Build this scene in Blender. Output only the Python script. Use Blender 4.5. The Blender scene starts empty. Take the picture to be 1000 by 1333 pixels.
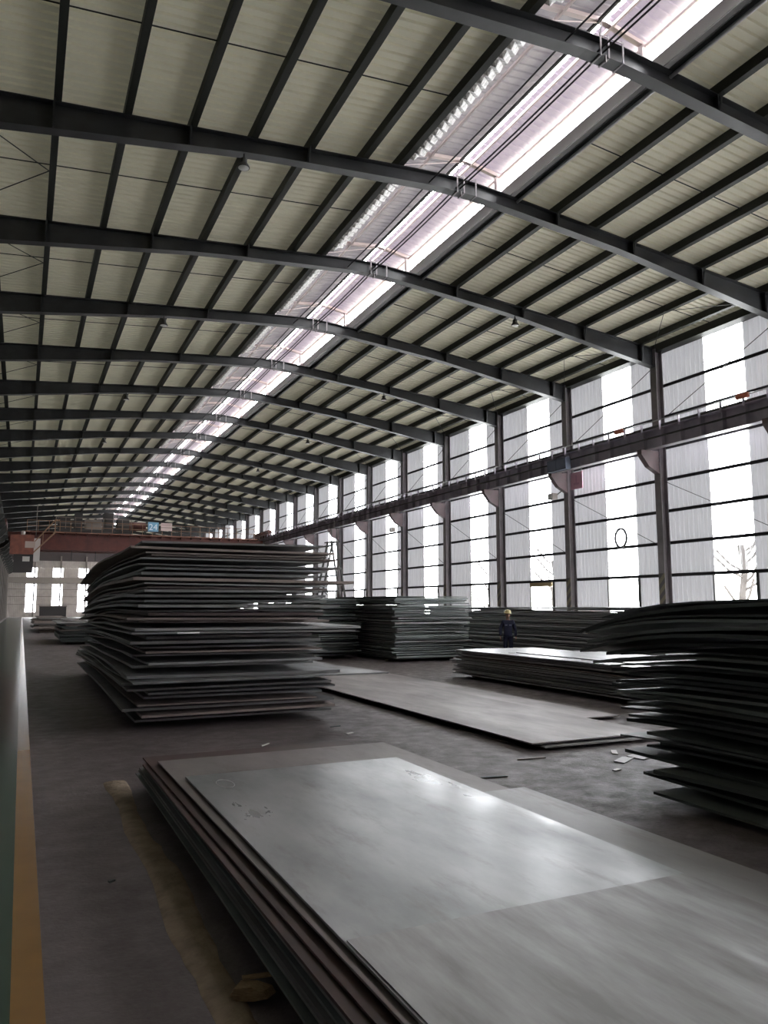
import bpy, bmesh, math, random
import numpy as np
from mathutils import Vector, Matrix

random.seed(7)
rng = np.random.default_rng(7)
SC = bpy.context.scene
COL = SC.collection
EYE = 1.95                       # eye height above the floor

# ------------------------------------------------------------------ camera
cam_data = bpy.data.cameras.new('camera')
cam_data.sensor_fit = 'HORIZONTAL'
cam_data.sensor_width = 36.0
cam_data.lens = 36.0             # 1000 px focal length on a 1000 px wide frame
cam_data.clip_end = 1000
cam = bpy.data.objects.new('camera', cam_data)
COL.objects.link(cam)
_f, _dx, _dy = 1000.0, 28.0 - 500.0, 789.0 - 666.5
_p = math.atan(_dy / _f)
_up = Vector((0, math.cos(_p), math.sin(_p)))
_Y = Vector((_dx, -_dy, _f)).normalized()
_X = _Y.cross(_up)
if _X.x < 0: _X = -_X
_R = Matrix((_X, _Y, _up))       # rows: world axes in camera frame (right, up, forward)
right, upv, fwd = _R.col[0], _R.col[1], _R.col[2]
M = Matrix.Identity(4)
for i in range(3):
    M[i][0] = right[i]; M[i][1] = upv[i]; M[i][2] = -fwd[i]
M.translation = Vector((0, 0, EYE))
cam.matrix_world = M
SC.camera = cam

# ------------------------------------------------------------------ world, light, exposure
SC.view_settings.view_transform = 'Standard'
SC.view_settings.look = 'None'
SC.view_settings.exposure = 0.0
SC.view_settings.gamma = 1.0
SC.view_settings.use_curve_mapping = False
SKY = 26.0
w = bpy.data.worlds.new('overcast_sky'); SC.world = w; w.use_nodes = True
nt = w.node_tree; nt.nodes.clear()
out = nt.nodes.new('ShaderNodeOutputWorld'); bg = nt.nodes.new('ShaderNodeBackground')
bg.inputs['Color'].default_value = (0.97, 0.985, 1.0, 1); bg.inputs['Strength'].default_value = SKY
nt.links.new(bg.outputs[0], out.inputs[0])
w.cycles.sampling_method = 'AUTOMATIC'

cy = SC.cycles
cy.use_denoising = True
try: cy.denoiser = 'OPENIMAGEDENOISE'
except Exception: pass
cy.max_bounces = 7; cy.diffuse_bounces = 4; cy.glossy_bounces = 3; cy.transmission_bounces = 3
cy.transparent_max_bounces = 12
cy.caustics_reflective = False; cy.caustics_refractive = False
cy.sample_clamp_indirect = 6.0

def portal(loc, rot, sx, sy):    # sampling portal: guides daylight through openings or translucent sheets, emits nothing itself
    l = bpy.data.lights.new('daylight_portal', 'AREA'); l.shape = 'RECTANGLE'; l.size = sx; l.size_y = sy
    l.cycles.is_portal = True
    o = bpy.data.objects.new('daylight_portal', l); o.location = loc; o.rotation_euler = rot; COL.objects.link(o)

# ------------------------------------------------------------------ hall dimensions (z values given above the floor)
PITCH = 6.05
YC = [24.05 + PITCH * k for k in range(-6, 22)]     # column lines
Y0, Y1 = YC[0], YC[-1]
XR, XL = 24.6, -3.0               # cladding planes
XCR, XCL = 24.0, -2.4             # inner column flanges
RIDGE = 10.8
def zroof(x): return EYE + 12.56 - (.080 if x < RIDGE else .099) * abs(x - RIDGE)
MX0, MX1 = 9.0, 12.5              # ridge opening
MZ = EYE + 12.94                  # monitor eave
EAVE = zroof(XR)

for i0, i1 in ((1, 6), (6, 10), (10, 15), (15, 21)):       # tall window strips and the low openings
    a, b = YC[i0] , YC[i1]
    portal((XR + .12, (a + b) / 2, 6.9), (0, math.pi / 2, 0), 12.0, b - a)
for i0, i1 in ((0, 5), (5, 9), (9, 15), (15, 21)):
    a, b = YC[i0], YC[i1]
    portal((MX1 + .1, (a + b) / 2, MZ - .3), (0, math.pi / 2, 0), 0.75, b - a)
    portal((10.75, (a + b) / 2, MZ + .45), (0, 0, 0), 3.6, b - a)
portal((10.8, Y1 + .2, 5.0), (math.pi / 2, 0, 0), 26, 9)
portal((3.2, (Y0 + Y1) / 2, EYE + 13.9), (0, 0, 0), 12.4, Y1 - Y0)  # unseen portal above the closed roof, serves the glow added to its sheets
portal((18.6, (Y0 + Y1) / 2, EYE + 13.9), (0, 0, 0), 12.2, Y1 - Y0)  # same over the right slope, no opening here

# ------------------------------------------------------------------ helpers
def tag(o, label=None, cat=None, group=None, kind=None):
    if label: o['label'] = label
    if cat: o['category'] = cat
    if group: o['group'] = group
    if kind: o['kind'] = kind
    return o
def empty(name, loc=(0, 0, 0), label=None, cat=None, group=None, kind=None):
    o = bpy.data.objects.new(name, None); o.location = loc; o.empty_display_size = .2; COL.objects.link(o)
    return tag(o, label, cat, group, kind)
class MB:
    def __init__(s): s.v = []; s.f = []
    def add(s, vs, fs):
        n = len(s.v); s.v += [tuple(v) for v in vs]; s.f += [tuple(i + n for i in f) for f in fs]; return s
    def box(s, a, b):
        x0, y0, z0 = a; x1, y1, z1 = b
        return s.add([(x0,y0,z0),(x1,y0,z0),(x1,y1,z0),(x0,y1,z0),(x0,y0,z1),(x1,y0,z1),(x1,y1,z1),(x0,y1,z1)],
                     [(0,3,2,1),(4,5,6,7),(0,1,5,4),(1,2,6,5),(2,3,7,6),(3,0,4,7)])
    def bar(s, p, q, w, h=None, n=4):
        p, q = Vector(p), Vector(q); h = h or w; d = (q - p).normalized()
        u = d.cross(Vector((0, 0, 1)));
        if u.length < 1e-4: u = Vector((1, 0, 0))
        u.normalize(); t = u.cross(d)
        vs = []
        for c in (p, q):
            for k in range(n):
                a = 2 * math.pi * (k + .5) / n; r = math.sqrt(2) if n == 4 else 1
                vs.append(c + u * (math.cos(a) * w / 2 * r) + t * (math.sin(a) * h / 2 * r))
        return s.add(vs, [tuple(range(n))[::-1], tuple(range(n, 2 * n))] + [(k, (k + 1) % n, n + (k + 1) % n, n + k) for k in range(n)])
    def tube(s, pts, r, n=6, closed=False):
        pts = [Vector(p) for p in pts]; m = len(pts); vs = []
        for i, p in enumerate(pts):
            if closed: d = pts[(i + 1) % m] - pts[i - 1]
            else: d = pts[min(i + 1, m - 1)] - pts[max(i - 1, 0)]
            d.normalize(); u = d.cross(Vector((0.13, 0.21, 1))).normalized(); t = u.cross(d)
            vs += [p + u * math.cos(2*math.pi*k/n) * r + t * math.sin(2*math.pi*k/n) * r for k in range(n)]
        fs = []
        for i in range(m if closed else m - 1):
            for k in range(n):
                j = (i + 1) % m
                fs.append((i*n+k, i*n+(k+1)%n, j*n+(k+1)%n, j*n+k))
        if not closed: fs += [tuple(range(n))[::-1], tuple(range((m-1)*n, m*n))]
        return s.add(vs, fs)
    def lathe(s, prof, c=(0, 0, 0), n=16):
        vs = []; fs = []
        for r, z in prof: vs += [(c[0] + r*math.cos(2*math.pi*k/n), c[1] + r*math.sin(2*math.pi*k/n), c[2] + z) for k in range(n)]
        for i in range(len(prof) - 1):
            for k in range(n): fs.append((i*n+k, i*n+(k+1)%n, (i+1)*n+(k+1)%n, (i+1)*n+k))
        fs += [tuple(range(n))[::-1], tuple(range((len(prof)-1)*n, len(prof)*n))]
        return s.add(vs, fs)
    def extrude(s, poly, f0, f1):   # poly 2-D points -> two 3-D functions for both ends
        n = len(poly); vs = [f0(*p) for p in poly] + [f1(*p) for p in poly]
        return s.add(vs, [tuple(range(n))[::-1], tuple(range(n, 2*n))] + [(k, (k+1)%n, n+(k+1)%n, n+k) for k in range(n)])
    def mesh(s, name, m, smooth=False):
        me = bpy.data.meshes.new(name); me.from_pydata(s.v, [], s.f); me.update()
        if m: me.materials.append(m)
        if smooth: me.polygons.foreach_set('use_smooth', [True] * len(me.polygons))
        return me
    def build(s, name, m, parent=None, smooth=False, loc=None):
        return put(name, s.mesh(name, m, smooth), parent, loc)
def put(name, me, parent=None, loc=None):
    o = bpy.data.objects.new(name, me); COL.objects.link(o)
    if parent: o.parent = parent
    if loc: o.location = loc
    return o

# ------------------------------------------------------------------ materials
def mat(name, col, rough=.6, metal=0.0, noise=0, col2=None, scale=2.0, bump=0, stretch=(1, 1, 1), rand=0, rough2=None, spec=.5, detail=6, contrast=(.35, .65), bscale=None):
    m = bpy.data.materials.new(name); m.use_nodes = True; t = m.node_tree; n = t.nodes; L = t.links
    b = n['Principled BSDF']
    b.inputs['Base Color'].default_value = (*col, 1); b.inputs['Roughness'].default_value = rough
    b.inputs['Metallic'].default_value = metal; b.inputs['Specular IOR Level'].default_value = spec
    if col2 is None and not bump and not rand: return m
    tc = n.new('ShaderNodeTexCoord'); mp = n.new('ShaderNodeMapping'); mp.inputs['Scale'].default_value = stretch
    L.new(tc.outputs['Object'], mp.inputs[0])
    vec = mp.outputs[0]
    if rand:
        oi = n.new('ShaderNodeObjectInfo'); ad = n.new('ShaderNodeVectorMath'); ad.operation = 'ADD'
        sc_ = n.new('ShaderNodeMath'); sc_.operation = 'MULTIPLY'; sc_.inputs[1].default_value = 37
        L.new(oi.outputs['Random'], sc_.inputs[0]); L.new(vec, ad.inputs[0]); L.new(sc_.outputs[0], ad.inputs[1]); vec = ad.outputs[0]
    nz = n.new('ShaderNodeTexNoise'); nz.inputs['Scale'].default_value = scale; nz.inputs['Detail'].default_value = detail
    nz.inputs['Roughness'].default_value = .6
    L.new(vec, nz.inputs['Vector'])
    rp = n.new('ShaderNodeMapRange'); rp.inputs[1].default_value = contrast[0]; rp.inputs[2].default_value = contrast[1]
    L.new(nz.outputs['Fac'], rp.inputs[0])
    if col2 is not None:
        mx = n.new('ShaderNodeMix'); mx.data_type = 'RGBA'
        mx.inputs['A'].default_value = (*col, 1); mx.inputs['B'].default_value = (*col2, 1)
        L.new(rp.outputs[0], mx.inputs['Factor']); c = mx.outputs['Result']
        if rand:
            hv = n.new('ShaderNodeHueSaturation'); mr = n.new('ShaderNodeMapRange'); mr.inputs[3].default_value = 1 - rand; mr.inputs[4].default_value = 1 + rand
            L.new(oi.outputs['Random'], mr.inputs[0]); L.new(mr.outputs[0], hv.inputs['Value']); L.new(c, hv.inputs['Color']); c = hv.outputs[0]
        L.new(c, b.inputs['Base Color'])
    if rough2 is not None:
        mr2 = n.new('ShaderNodeMapRange'); mr2.inputs[3].default_value = rough; mr2.inputs[4].default_value = rough2
        L.new(rp.outputs[0], mr2.inputs[0]); L.new(mr2.outputs[0], b.inputs['Roughness'])
    if bump:
        bp = n.new('ShaderNodeBump'); bp.inputs['Strength'].default_value = bump; bp.inputs['Distance'].default_value = .02
        if bscale:
            nb = n.new('ShaderNodeTexNoise'); nb.inputs['Scale'].default_value = bscale; nb.inputs['Detail'].default_value = 5
            L.new(vec, nb.inputs['Vector']); L.new(nb.outputs['Fac'], bp.inputs['Height'])
        else: L.new(nz.outputs['Fac'], bp.inputs['Height'])
        L.new(bp.outputs[0], b.inputs['Normal'])
    return m

def glow_through(m, c):             # daylight glow through a sheet; on wall and roof cladding added to brighten it
    t = m.node_tree; n = t.nodes; L = t.links; o = n['Material Output']; b = n['Principled BSDF']
    tr = n.new('ShaderNodeBsdfTranslucent'); tr.inputs[0].default_value = (*c, 1); ad = n.new('ShaderNodeAddShader')
    L.new(b.outputs[0], ad.inputs[0]); L.new(tr.outputs[0], ad.inputs[1]); L.new(ad.outputs[0], o.inputs[0]); return m
def sheet_mat(name, trans, diff, tcol):          # weathered translucent fibreglass: lets part of the daylight straight through
    m = bpy.data.materials.new(name); m.use_nodes = True; t = m.node_tree; n = t.nodes; L = t.links
    n.remove(n['Principled BSDF']); o = n['Material Output']
    a = n.new('ShaderNodeBsdfTransparent'); a.inputs[0].default_value = (*tcol, 1)
    d = n.new('ShaderNodeBsdfDiffuse'); d.inputs[0].default_value = (*diff, 1)
    mx = n.new('ShaderNodeMixShader'); mx.inputs[0].default_value = 1 - trans
    tc = n.new('ShaderNodeTexCoord'); nz = n.new('ShaderNodeTexNoise'); nz.inputs['Scale'].default_value = 1.3
    mr = n.new('ShaderNodeMapRange'); mr.inputs[3].default_value = 1 - trans * .7; mr.inputs[4].default_value = 1 - min(1, trans * 1.25)
    L.new(tc.outputs['Object'], nz.inputs['Vector']); L.new(nz.outputs['Fac'], mr.inputs[0]); L.new(mr.outputs[0], mx.inputs[0])
    L.new(a.outputs[0], mx.inputs[1]); L.new(d.outputs[0], mx.inputs[2]); L.new(mx.outputs[0], o.inputs[0])
    return m

MT = {}
MT['roof'] = glow_through(mat('cream_roof_sheet', (.80, .76, .62), .55, col2=(.72, .69, .57), scale=.8, rand=.06, spec=.3), (.0027, .00262, .0019))  # added translucence brightens the roof sheet from inside
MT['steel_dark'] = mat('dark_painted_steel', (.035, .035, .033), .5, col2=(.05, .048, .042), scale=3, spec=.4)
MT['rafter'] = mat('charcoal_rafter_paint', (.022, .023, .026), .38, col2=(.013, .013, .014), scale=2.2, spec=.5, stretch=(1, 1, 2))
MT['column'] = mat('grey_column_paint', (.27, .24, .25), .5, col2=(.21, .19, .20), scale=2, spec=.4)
MT['purlin'] = mat('dark_purlin_steel', (.018, .019, .016), .6, spec=.3)
MT['wall'] = glow_through(mat('grey_wall_sheet', (.78, .78, .79), .6, col2=(.66, .66, .67), scale=1.1, stretch=(1, 6, .35), rand=.1, spec=.3), (.0225, .0222, .0232))  # translucence added to lift the brightness of the wall's inner face
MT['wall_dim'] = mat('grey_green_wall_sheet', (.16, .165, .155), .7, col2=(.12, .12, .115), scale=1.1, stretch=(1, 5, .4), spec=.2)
MT['endwall'] = mat('beige_end_wall_sheet', (.55, .50, .46), .7, col2=(.45, .40, .37), scale=1, rand=.06, spec=.2)
MT['girt'] = mat('dark_girt_steel', (.05, .048, .052), .6, spec=.3)
MT['fibre'] = sheet_mat('white_fibreglass_sheet', .62, (.8, .8, .8), (.97, .98, 1.0))
MT['fibre_roof'] = glow_through(mat('lilac_white_roof_light_sheet', (.42, .38, .43), .6, col2=(.34, .31, .35), scale=2), (.0105, .0088, .0115))
MT['fibre_grey'] = glow_through(mat('grey_roof_light_sheet', (.30, .28, .29), .6, col2=(.24, .22, .23), scale=2), (.0055, .0050, .0056))  # greyer and less translucent than the right slope's sheet
MT['white_steel'] = mat('white_monitor_steel', (.62, .52, .52), .6)
MT['foil'] = mat('crinkled_foil', (.30, .28, .26), .45, metal=.1, col2=(.05, .045, .04), scale=9, bump=.6)
MT['galv'] = mat('galvanised_pipe', (.5, .5, .5), .35, metal=.8)
MT['grey_flash'] = mat('grey_flashing', (.22, .22, .21), .5)
MT['cable'] = mat('black_cable', (.012, .012, .013), .6)
MT['red'] = mat('red_brown_crane_paint', (.12, .034, .027), .55, col2=(.075, .026, .022), scale=1.5, spec=.4)
MT['red_light'] = mat('faded_orange_paint', (.5, .14, .08), .6)
MT['corbel'] = mat('faded_red_bracket_paint', (.15, .10, .105), .6, col2=(.12, .09, .09), scale=3)
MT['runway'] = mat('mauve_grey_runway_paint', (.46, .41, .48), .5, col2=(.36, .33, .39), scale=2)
MT['dark'] = mat('blackish_machinery', (.035, .03, .03), .6)
MT['rail_grey'] = mat('grey_handrail', (.20, .17, .15), .6)
MT['rail_yellow'] = mat('dull_yellow_handrail', (.24, .14, .085), .6)
MT['green'] = None
MT['block'] = mat('pale_rough_wood', (.42, .30, .17), .8, col2=(.26, .17, .09), scale=14, stretch=(3, 14, 14), bump=.5)
MT['timber'] = mat('dark_timber', (.07, .05, .035), .85, col2=(.04, .03, .022), scale=8, stretch=(6, 1, 6), bump=.4)
MT['dirt'] = mat('sandy_dirt', (.33, .255, .18), .95, col2=(.20, .15, .105), scale=5, bump=.6, bscale=20)
MT['plate'] = mat('dark_mill_scale_steel', (.28, .285, .29), .45, metal=.1, col2=(.19, .18, .172), scale=1.6, rand=.35, rough2=.55, bump=.12, bscale=7, stretch=(1, .4, 1))
MT['plate_light'] = mat('grey_green_weathered_steel', (.42, .44, .44), .5, metal=.05, col2=(.30, .31, .31), scale=1.6, rand=.3, stretch=(1, .4, 1))
MT['plate_rust'] = mat('rusty_plate_steel', (.27, .22, .20), .6, metal=.1, col2=(.19, .15, .135), scale=2.2, rand=.3, bump=.15, bscale=9, stretch=(1, .4, 1))
MT['plate_green'] = mat('greenish_dark_plate_steel', (.20, .225, .215), .45, metal=.1, col2=(.13, .145, .14), scale=1.6, rand=.4, rough2=.6, stretch=(1, .4, 1))
MT['plate_black'] = mat('black_plate_steel', (.085, .10, .097), .5, metal=.1, col2=(.06, .066, .065), scale=1.6, rand=.4, rough2=.6, stretch=(1, .4, 1))
MT['scrap'] = mat('light_scrap_metal', (.42, .40, .38), .5)

def clean_plate(name, c1, c2, stain, r0, r1, metal=.35):
    m = mat(name, c1, r0, metal=metal, col2=c2, scale=1.1, rough2=r1, stretch=(1.2, .45, 1), contrast=(.36, .64))
    t = m.node_tree; n = t.nodes; L = t.links; b = n['Principled BSDF']
    tc = n.new('ShaderNodeTexCoord'); mp = n.new('ShaderNodeMapping'); mp.inputs['Scale'].default_value = (3.2, .8, 1)
    mp.inputs['Rotation'].default_value = (0, 0, .25)
    nz = n.new('ShaderNodeTexNoise'); nz.inputs['Scale'].default_value = 1.4; nz.inputs['Detail'].default_value = 9; nz.inputs['Roughness'].default_value = .68
    mr = n.new('ShaderNodeMapRange'); mr.inputs[1].default_value = .53; mr.inputs[2].default_value = .72; mr.inputs[4].default_value = .75
    mx = n.new('ShaderNodeMix'); mx.data_type = 'RGBA'; mx.inputs['B'].default_value = (*stain, 1)
    src = b.inputs['Base Color'].links[0].from_socket
    L.new(tc.outputs['Object'], mp.inputs[0]); L.new(mp.outputs[0], nz.inputs['Vector']); L.new(nz.outputs['Fac'], mr.inputs[0])
    L.new(mr.outputs[0], mx.inputs['Factor']); L.new(src, mx.inputs['A']); L.new(mx.outputs['Result'], b.inputs['Base Color'])
    return m
MT['clean'] = clean_plate('pale_grey_rolled_steel', (.37, .375, .375), (.22, .228, .232), (.15, .13, .12), .27, .40, .45)
MT['clean_dull'] = clean_plate('dull_grey_rolled_steel', (.28, .27, .268), (.23, .225, .225), (.15, .125, .115), .42, .55)
MT['clean_beige'] = clean_plate('beige_grey_dusty_steel', (.245, .208, .205), (.19, .172, .170), (.13, .105, .10), .45, .6)
MT['brown_plate'] = mat('red_brown_primer_plate', (.080, .040, .038), .55, col2=(.050, .030, .028), scale=3, stretch=(1, .4, 1))

# floor: worn mauve-grey concrete with dirt, from one noise stack
def floor_mat():
    m = bpy.data.materials.new('worn_concrete_floor'); m.use_nodes = True; t = m.node_tree; n = t.nodes; L = t.links; b = n['Principled BSDF']
    tc = n.new('ShaderNodeTexCoord')
    def noise(scale, detail=6, stretch=(1, 1, 1), lo=.35, hi=.65):
        mp = n.new('ShaderNodeMapping'); mp.inputs['Scale'].default_value = stretch
        z = n.new('ShaderNodeTexNoise'); z.inputs['Scale'].default_value = scale; z.inputs['Detail'].default_value = detail; z.inputs['Roughness'].default_value = .65
        r = n.new('ShaderNodeMapRange'); r.inputs[1].default_value = lo; r.inputs[2].default_value = hi
        L.new(tc.outputs['Object'], mp.inputs[0]); L.new(mp.outputs[0], z.inputs['Vector']); L.new(z.outputs['Fac'], r.inputs[0]); return r.outputs[0], z.outputs['Fac']
    a, _ = noise(.55, 7, (1, .6, 1)); c, _ = noise(3.5, 8, lo=.3, hi=.75); d, df = noise(26, 6)
    def mix(f, A, B):
        x = n.new('ShaderNodeMix'); x.data_type = 'RGBA'
        for s, v in (('A', A), ('B', B)):
            if isinstance(v, tuple): x.inputs[s].default_value = (*v, 1)
            else: L.new(v, x.inputs[s])
        if isinstance(f, float): x.inputs['Factor'].default_value = f
        else: L.new(f, x.inputs['Factor'])
        return x.outputs['Result']
    base = mix(a, (.078, .057, .060), (.15, .120, .122))
    # loose dirt over the yard between the plates, x > 2.5 m from the walkway
    sx = n.new('ShaderNodeSeparateXYZ'); L.new(tc.outputs['Object'], sx.inputs[0])
    mr = n.new('ShaderNodeMapRange'); mr.inputs[1].default_value = 2.2; mr.inputs[2].default_value = 4.5; L.new(sx.outputs['X'], mr.inputs[0])
    mu = n.new('ShaderNodeMath'); mu.operation = 'MULTIPLY'; L.new(mr.outputs[0], mu.inputs[0]); L.new(c, mu.inputs[1])
    base = mix(mu.outputs[0], base, (.058, .048, .044))
    ms = n.new('ShaderNodeMath'); ms.operation = 'MULTIPLY'; ms.inputs[1].default_value = .25; L.new(d, ms.inputs[0])
    base = mix(ms.outputs[0], base, (.19, .17, .16))
    L.new(base, b.inputs['Base Color'])
    rr = n.new('ShaderNodeMapRange'); rr.inputs[3].default_value = .42; rr.inputs[4].default_value = .75; L.new(c, rr.inputs[0]); L.new(rr.outputs[0], b.inputs['Roughness'])
    bp = n.new('ShaderNodeBump'); bp.inputs['Strength'].default_value = .35; bp.inputs['Distance'].default_value = .02
    ad = n.new('ShaderNodeMath'); ad.operation = 'ADD'; L.new(df, ad.inputs[0]); L.new(c, ad.inputs[1]); L.new(ad.outputs[0], bp.inputs['Height']); L.new(bp.outputs[0], b.inputs['Normal'])
    return m
MT['floor'] = floor_mat()
MT['green'] = mat('dark_green_floor_paint', (.045, .085, .066), .14, col2=(.036, .070, .055), scale=2.5, rough2=.20, spec=.8, contrast=(.1, .9))
MT['yellow'] = mat('ochre_line_paint', (.34, .18, .055), .20, col2=(.25, .13, .045), scale=2.5, rough2=.28, contrast=(.1, .9))
MT['yard'] = mat('pale_yard_concrete', (.70, .70, .67), .9)
MT['bark'] = mat('bare_tree_bark', (.035, .03, .027), .9)

def hazard_mat():
    m = bpy.data.materials.new('yellow_black_hazard_stripes'); m.use_nodes = True; t = m.node_tree; n = t.nodes; L = t.links; b = n['Principled BSDF']
    tc = n.new('ShaderNodeTexCoord'); sx = n.new('ShaderNodeSeparateXYZ'); L.new(tc.outputs['Object'], sx.inputs[0])
    a = n.new('ShaderNodeMath'); a.operation = 'ADD'; L.new(sx.outputs['Y'], a.inputs[0]); L.new(sx.outputs['Z'], a.inputs[1])
    a2 = n.new('ShaderNodeMath'); a2.operation = 'ADD'; L.new(a.outputs[0], a2.inputs[0]); L.new(sx.outputs['X'], a2.inputs[1])
    f = n.new('ShaderNodeMath'); f.operation = 'PINGPONG'; f.inputs[1].default_value = .22; L.new(a2.outputs[0], f.inputs[0])
    g = n.new('ShaderNodeMath'); g.operation = 'GREATER_THAN'; g.inputs[1].default_value = .11; L.new(f.outputs[0], g.inputs[0])
    mx = n.new('ShaderNodeMix'); mx.data_type = 'RGBA'; mx.inputs['A'].default_value = (.10, .09, .09, 1); mx.inputs['B'].default_value = (.20, .175, .12, 1)
    L.new(g.outputs[0], mx.inputs['Factor']); L.new(mx.outputs['Result'], b.inputs['Base Color']); b.inputs['Roughness'].default_value = .6
    return m
MT['hazard'] = hazard_mat()

def flat(name, c, r=.6): return mat(name, c, r)
ORD = ['first', 'second', 'third', 'fourth', 'fifth', 'sixth', 'seventh', 'eighth', 'ninth', 'tenth', 'eleventh', 'twelfth']

# ================================================================== FLOOR
fl = MB().box((XL, Y0, -.2), (XR, Y1, 0)).build('floor', MT['floor']); fl['kind'] = 'structure'
wk = MB().box((XCL + .3, Y0 + .3, 0), (.05, Y1 - .3, .004)).build('trim_1', MT['green']); tag(wk, 'dark green painted walkway along the left side of the hall', None, None, 'structure')
yl = MB().box((.05, Y0 + .3, 0), (.205, Y1 - .3, .005)).build('trim_2', MT['yellow']); tag(yl, 'ochre yellow painted line edging the green walkway', None, None, 'structure')
yd = MB().box((XR + .1, -60, -.25), (XR + 70, 200, -.05)).build('trim_3', MT['yard']); tag(yd, 'pale concrete yard outside the right wall', None, None, 'structure')
yd2 = MB().box((-40, Y1 + .1, -.25), (60, Y1 + 60, -.05)).build('trim_4', MT['yard']); tag(yd2, 'pale concrete yard beyond the end wall', None, None, 'structure')

# ================================================================== ROOF
ceil = empty('ceiling', kind='structure')
def rib_profile(n, length, depth=.05):          # along Y
    per = length / n; pts = []
    for i in range(n):
        y = i * per
        pts += [(y, 0), (y + per * .62, 0), (y + per * .70, depth), (y + per * .92, depth)]
    pts.append((length, 0)); return pts
def rib_sheet(p0, p1, n, length, m, name, zdir=1, depth=.05, along='Y'):   # sheet spanning p0->p1 in the XZ plane, ribs repeated in Y
    pts = rib_profile(n, length, depth); b = MB(); vs = []
    d = Vector((p1[0] - p0[0], 0, p1[1] - p0[1])).normalized(); nrm = Vector((-d.z, 0, d.x)) * zdir
    for y, h in pts:
        for q in (p0, p1): vs.append(Vector((q[0], y, q[1])) + nrm * h)
    b.add(vs, [(2*i, 2*i+1, 2*i+3, 2*i+2) for i in range(len(pts) - 1)])
    return b.mesh(name, m)
rl = rib_sheet((XL - .3, zroof(XL - .3)), (MX0, zroof(MX0)), 24, PITCH, MT['roof'], 'roof_sheet')
rr_ = rib_sheet((MX1 + .2, zroof(MX1 + .2)), (XR + .3, zroof(XR + .3)), 24, PITCH, MT['roof'], 'roof_sheet')
for y in YC[:-1]:
    put('roof_sheet', rl, ceil, (0, y, 0)); put('roof_sheet', rr_, ceil, (0, y, 0))
PX = [.07 + 1.53 * k for k in range(-1, 6)] + [14.2 + 1.51 * k for k in range(0, 7)]
PX = [-2.6] + PX
PDEP = .27
def pur_mesh(x):
    z = zroof(x) - .01; b = MB()                  # C section 0.24 deep
    b.box((x, Y0, z - PDEP), (x + .02, Y1, z)); b.box((x + .02, Y0, z - .02), (x + .17, Y1, z)); b.box((x + .02, Y0, z - PDEP), (x + .17, Y1, z - PDEP + .02))
    return b
for x in PX + [8.80, 12.72]:
    pur_mesh(x).build('purlin', MT['purlin'], ceil)
# sag rods at mid bay and diagonal braces
def sag(parent):
    b = MB()
    for x0, x1 in ((-2.6, 8.8), (12.75, 24.2)):
        b.bar((x0, 0, zroof(x0) - .10), (x1, 0, zroof(x1) - .10), .022)
    return b.mesh('sag_rod', MT['cable'])
sg = sag(None)
for y in YC[1:-1]: put('sag_rod', sg, ceil, (0, y + PITCH / 2 - 0.0, 0))
b = MB()
for s in (1, -1):
    b.bar((-2.4, PITCH / 2 - s * 2.9, zroof(-2.4) - .28), (.07, PITCH / 2, zroof(.07) - .28), .02)
    b.bar((21.7, PITCH / 2, zroof(21.7) - .28), (24.0, PITCH / 2 - s * 2.9, zroof(24) - .28), .02)
br = b.mesh('brace_rod', MT['cable'])
for y in YC[5:-1]: put('brace_rod', br, ceil, (0, y, 0))

# ridge monitor: raised roof over the ridge opening
mon = empty('trim_5', label='raised ridge skylight along the top of the hall', kind='structure')
RM = 11.25
zr = MZ + .26
ml = rib_sheet((MX0 - .25, MZ), (RM - .08, zr), 24, PITCH, MT['fibre_grey'], 'skylight_sheet', depth=.03)
mr_ = rib_sheet((RM + .10, zr), (MX1 + .3, MZ), 24, PITCH, MT['fibre_roof'], 'skylight_sheet', depth=.03)
for y in YC[:-1]:
    put('skylight_sheet', ml, mon, (0, y, 0)); put('skylight_sheet', mr_, mon, (0, y, 0))
MB().box((MX0 - .02, Y0, zroof(MX0) + .02), (MX0 + .02, Y1, MZ - .03)).build('side_flashing', MT['grey_flash'], mon)
MB().box((MX1 - .02, Y0, zroof(MX1) - .30), (MX1 + .02, Y1, zroof(MX1) + .05)).build('side_flashing', MT['grey_flash'], mon)
MB().box((MX1 + .16, Y0, zroof(MX1) - .30), (MX1 + .20, Y1, zroof(MX1) - .02)).build('side_flashing', MT['cable'], mon)
MB().bar((MX1 + .34, Y0, zroof(MX1) - .36), (MX1 + .34, Y1, zroof(MX1) - .36), .09, n=10).build('conduit', MT['galv'], mon)
# crinkled foil along the left edge of the opening
for y in YC[1:-1]:
    vs = []; fs = []; nn = 34
    for i in range(nn + 1):
        yy = .35 + i * 5.3 / nn; amp = .05 if i % 2 else -.05
        vs += [(9.02, yy, zroof(9) - .20 + amp * .4), (9.16, yy, zroof(9) - .18 + amp), (9.32, yy, zroof(9) - .10 - amp * .8), (9.48, yy, zroof(9) - .02 + amp * .5)]
    for i in range(nn):
        for k in range(3): fs.append((4*i+k, 4*i+k+1, 4*i+4+k+1, 4*i+4+k))
    if y == YC[1]: fm = MB().add(vs, fs).mesh('foil_strip', MT['foil'])
    put('foil_strip', fm, mon, (0, y, 0))
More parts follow.
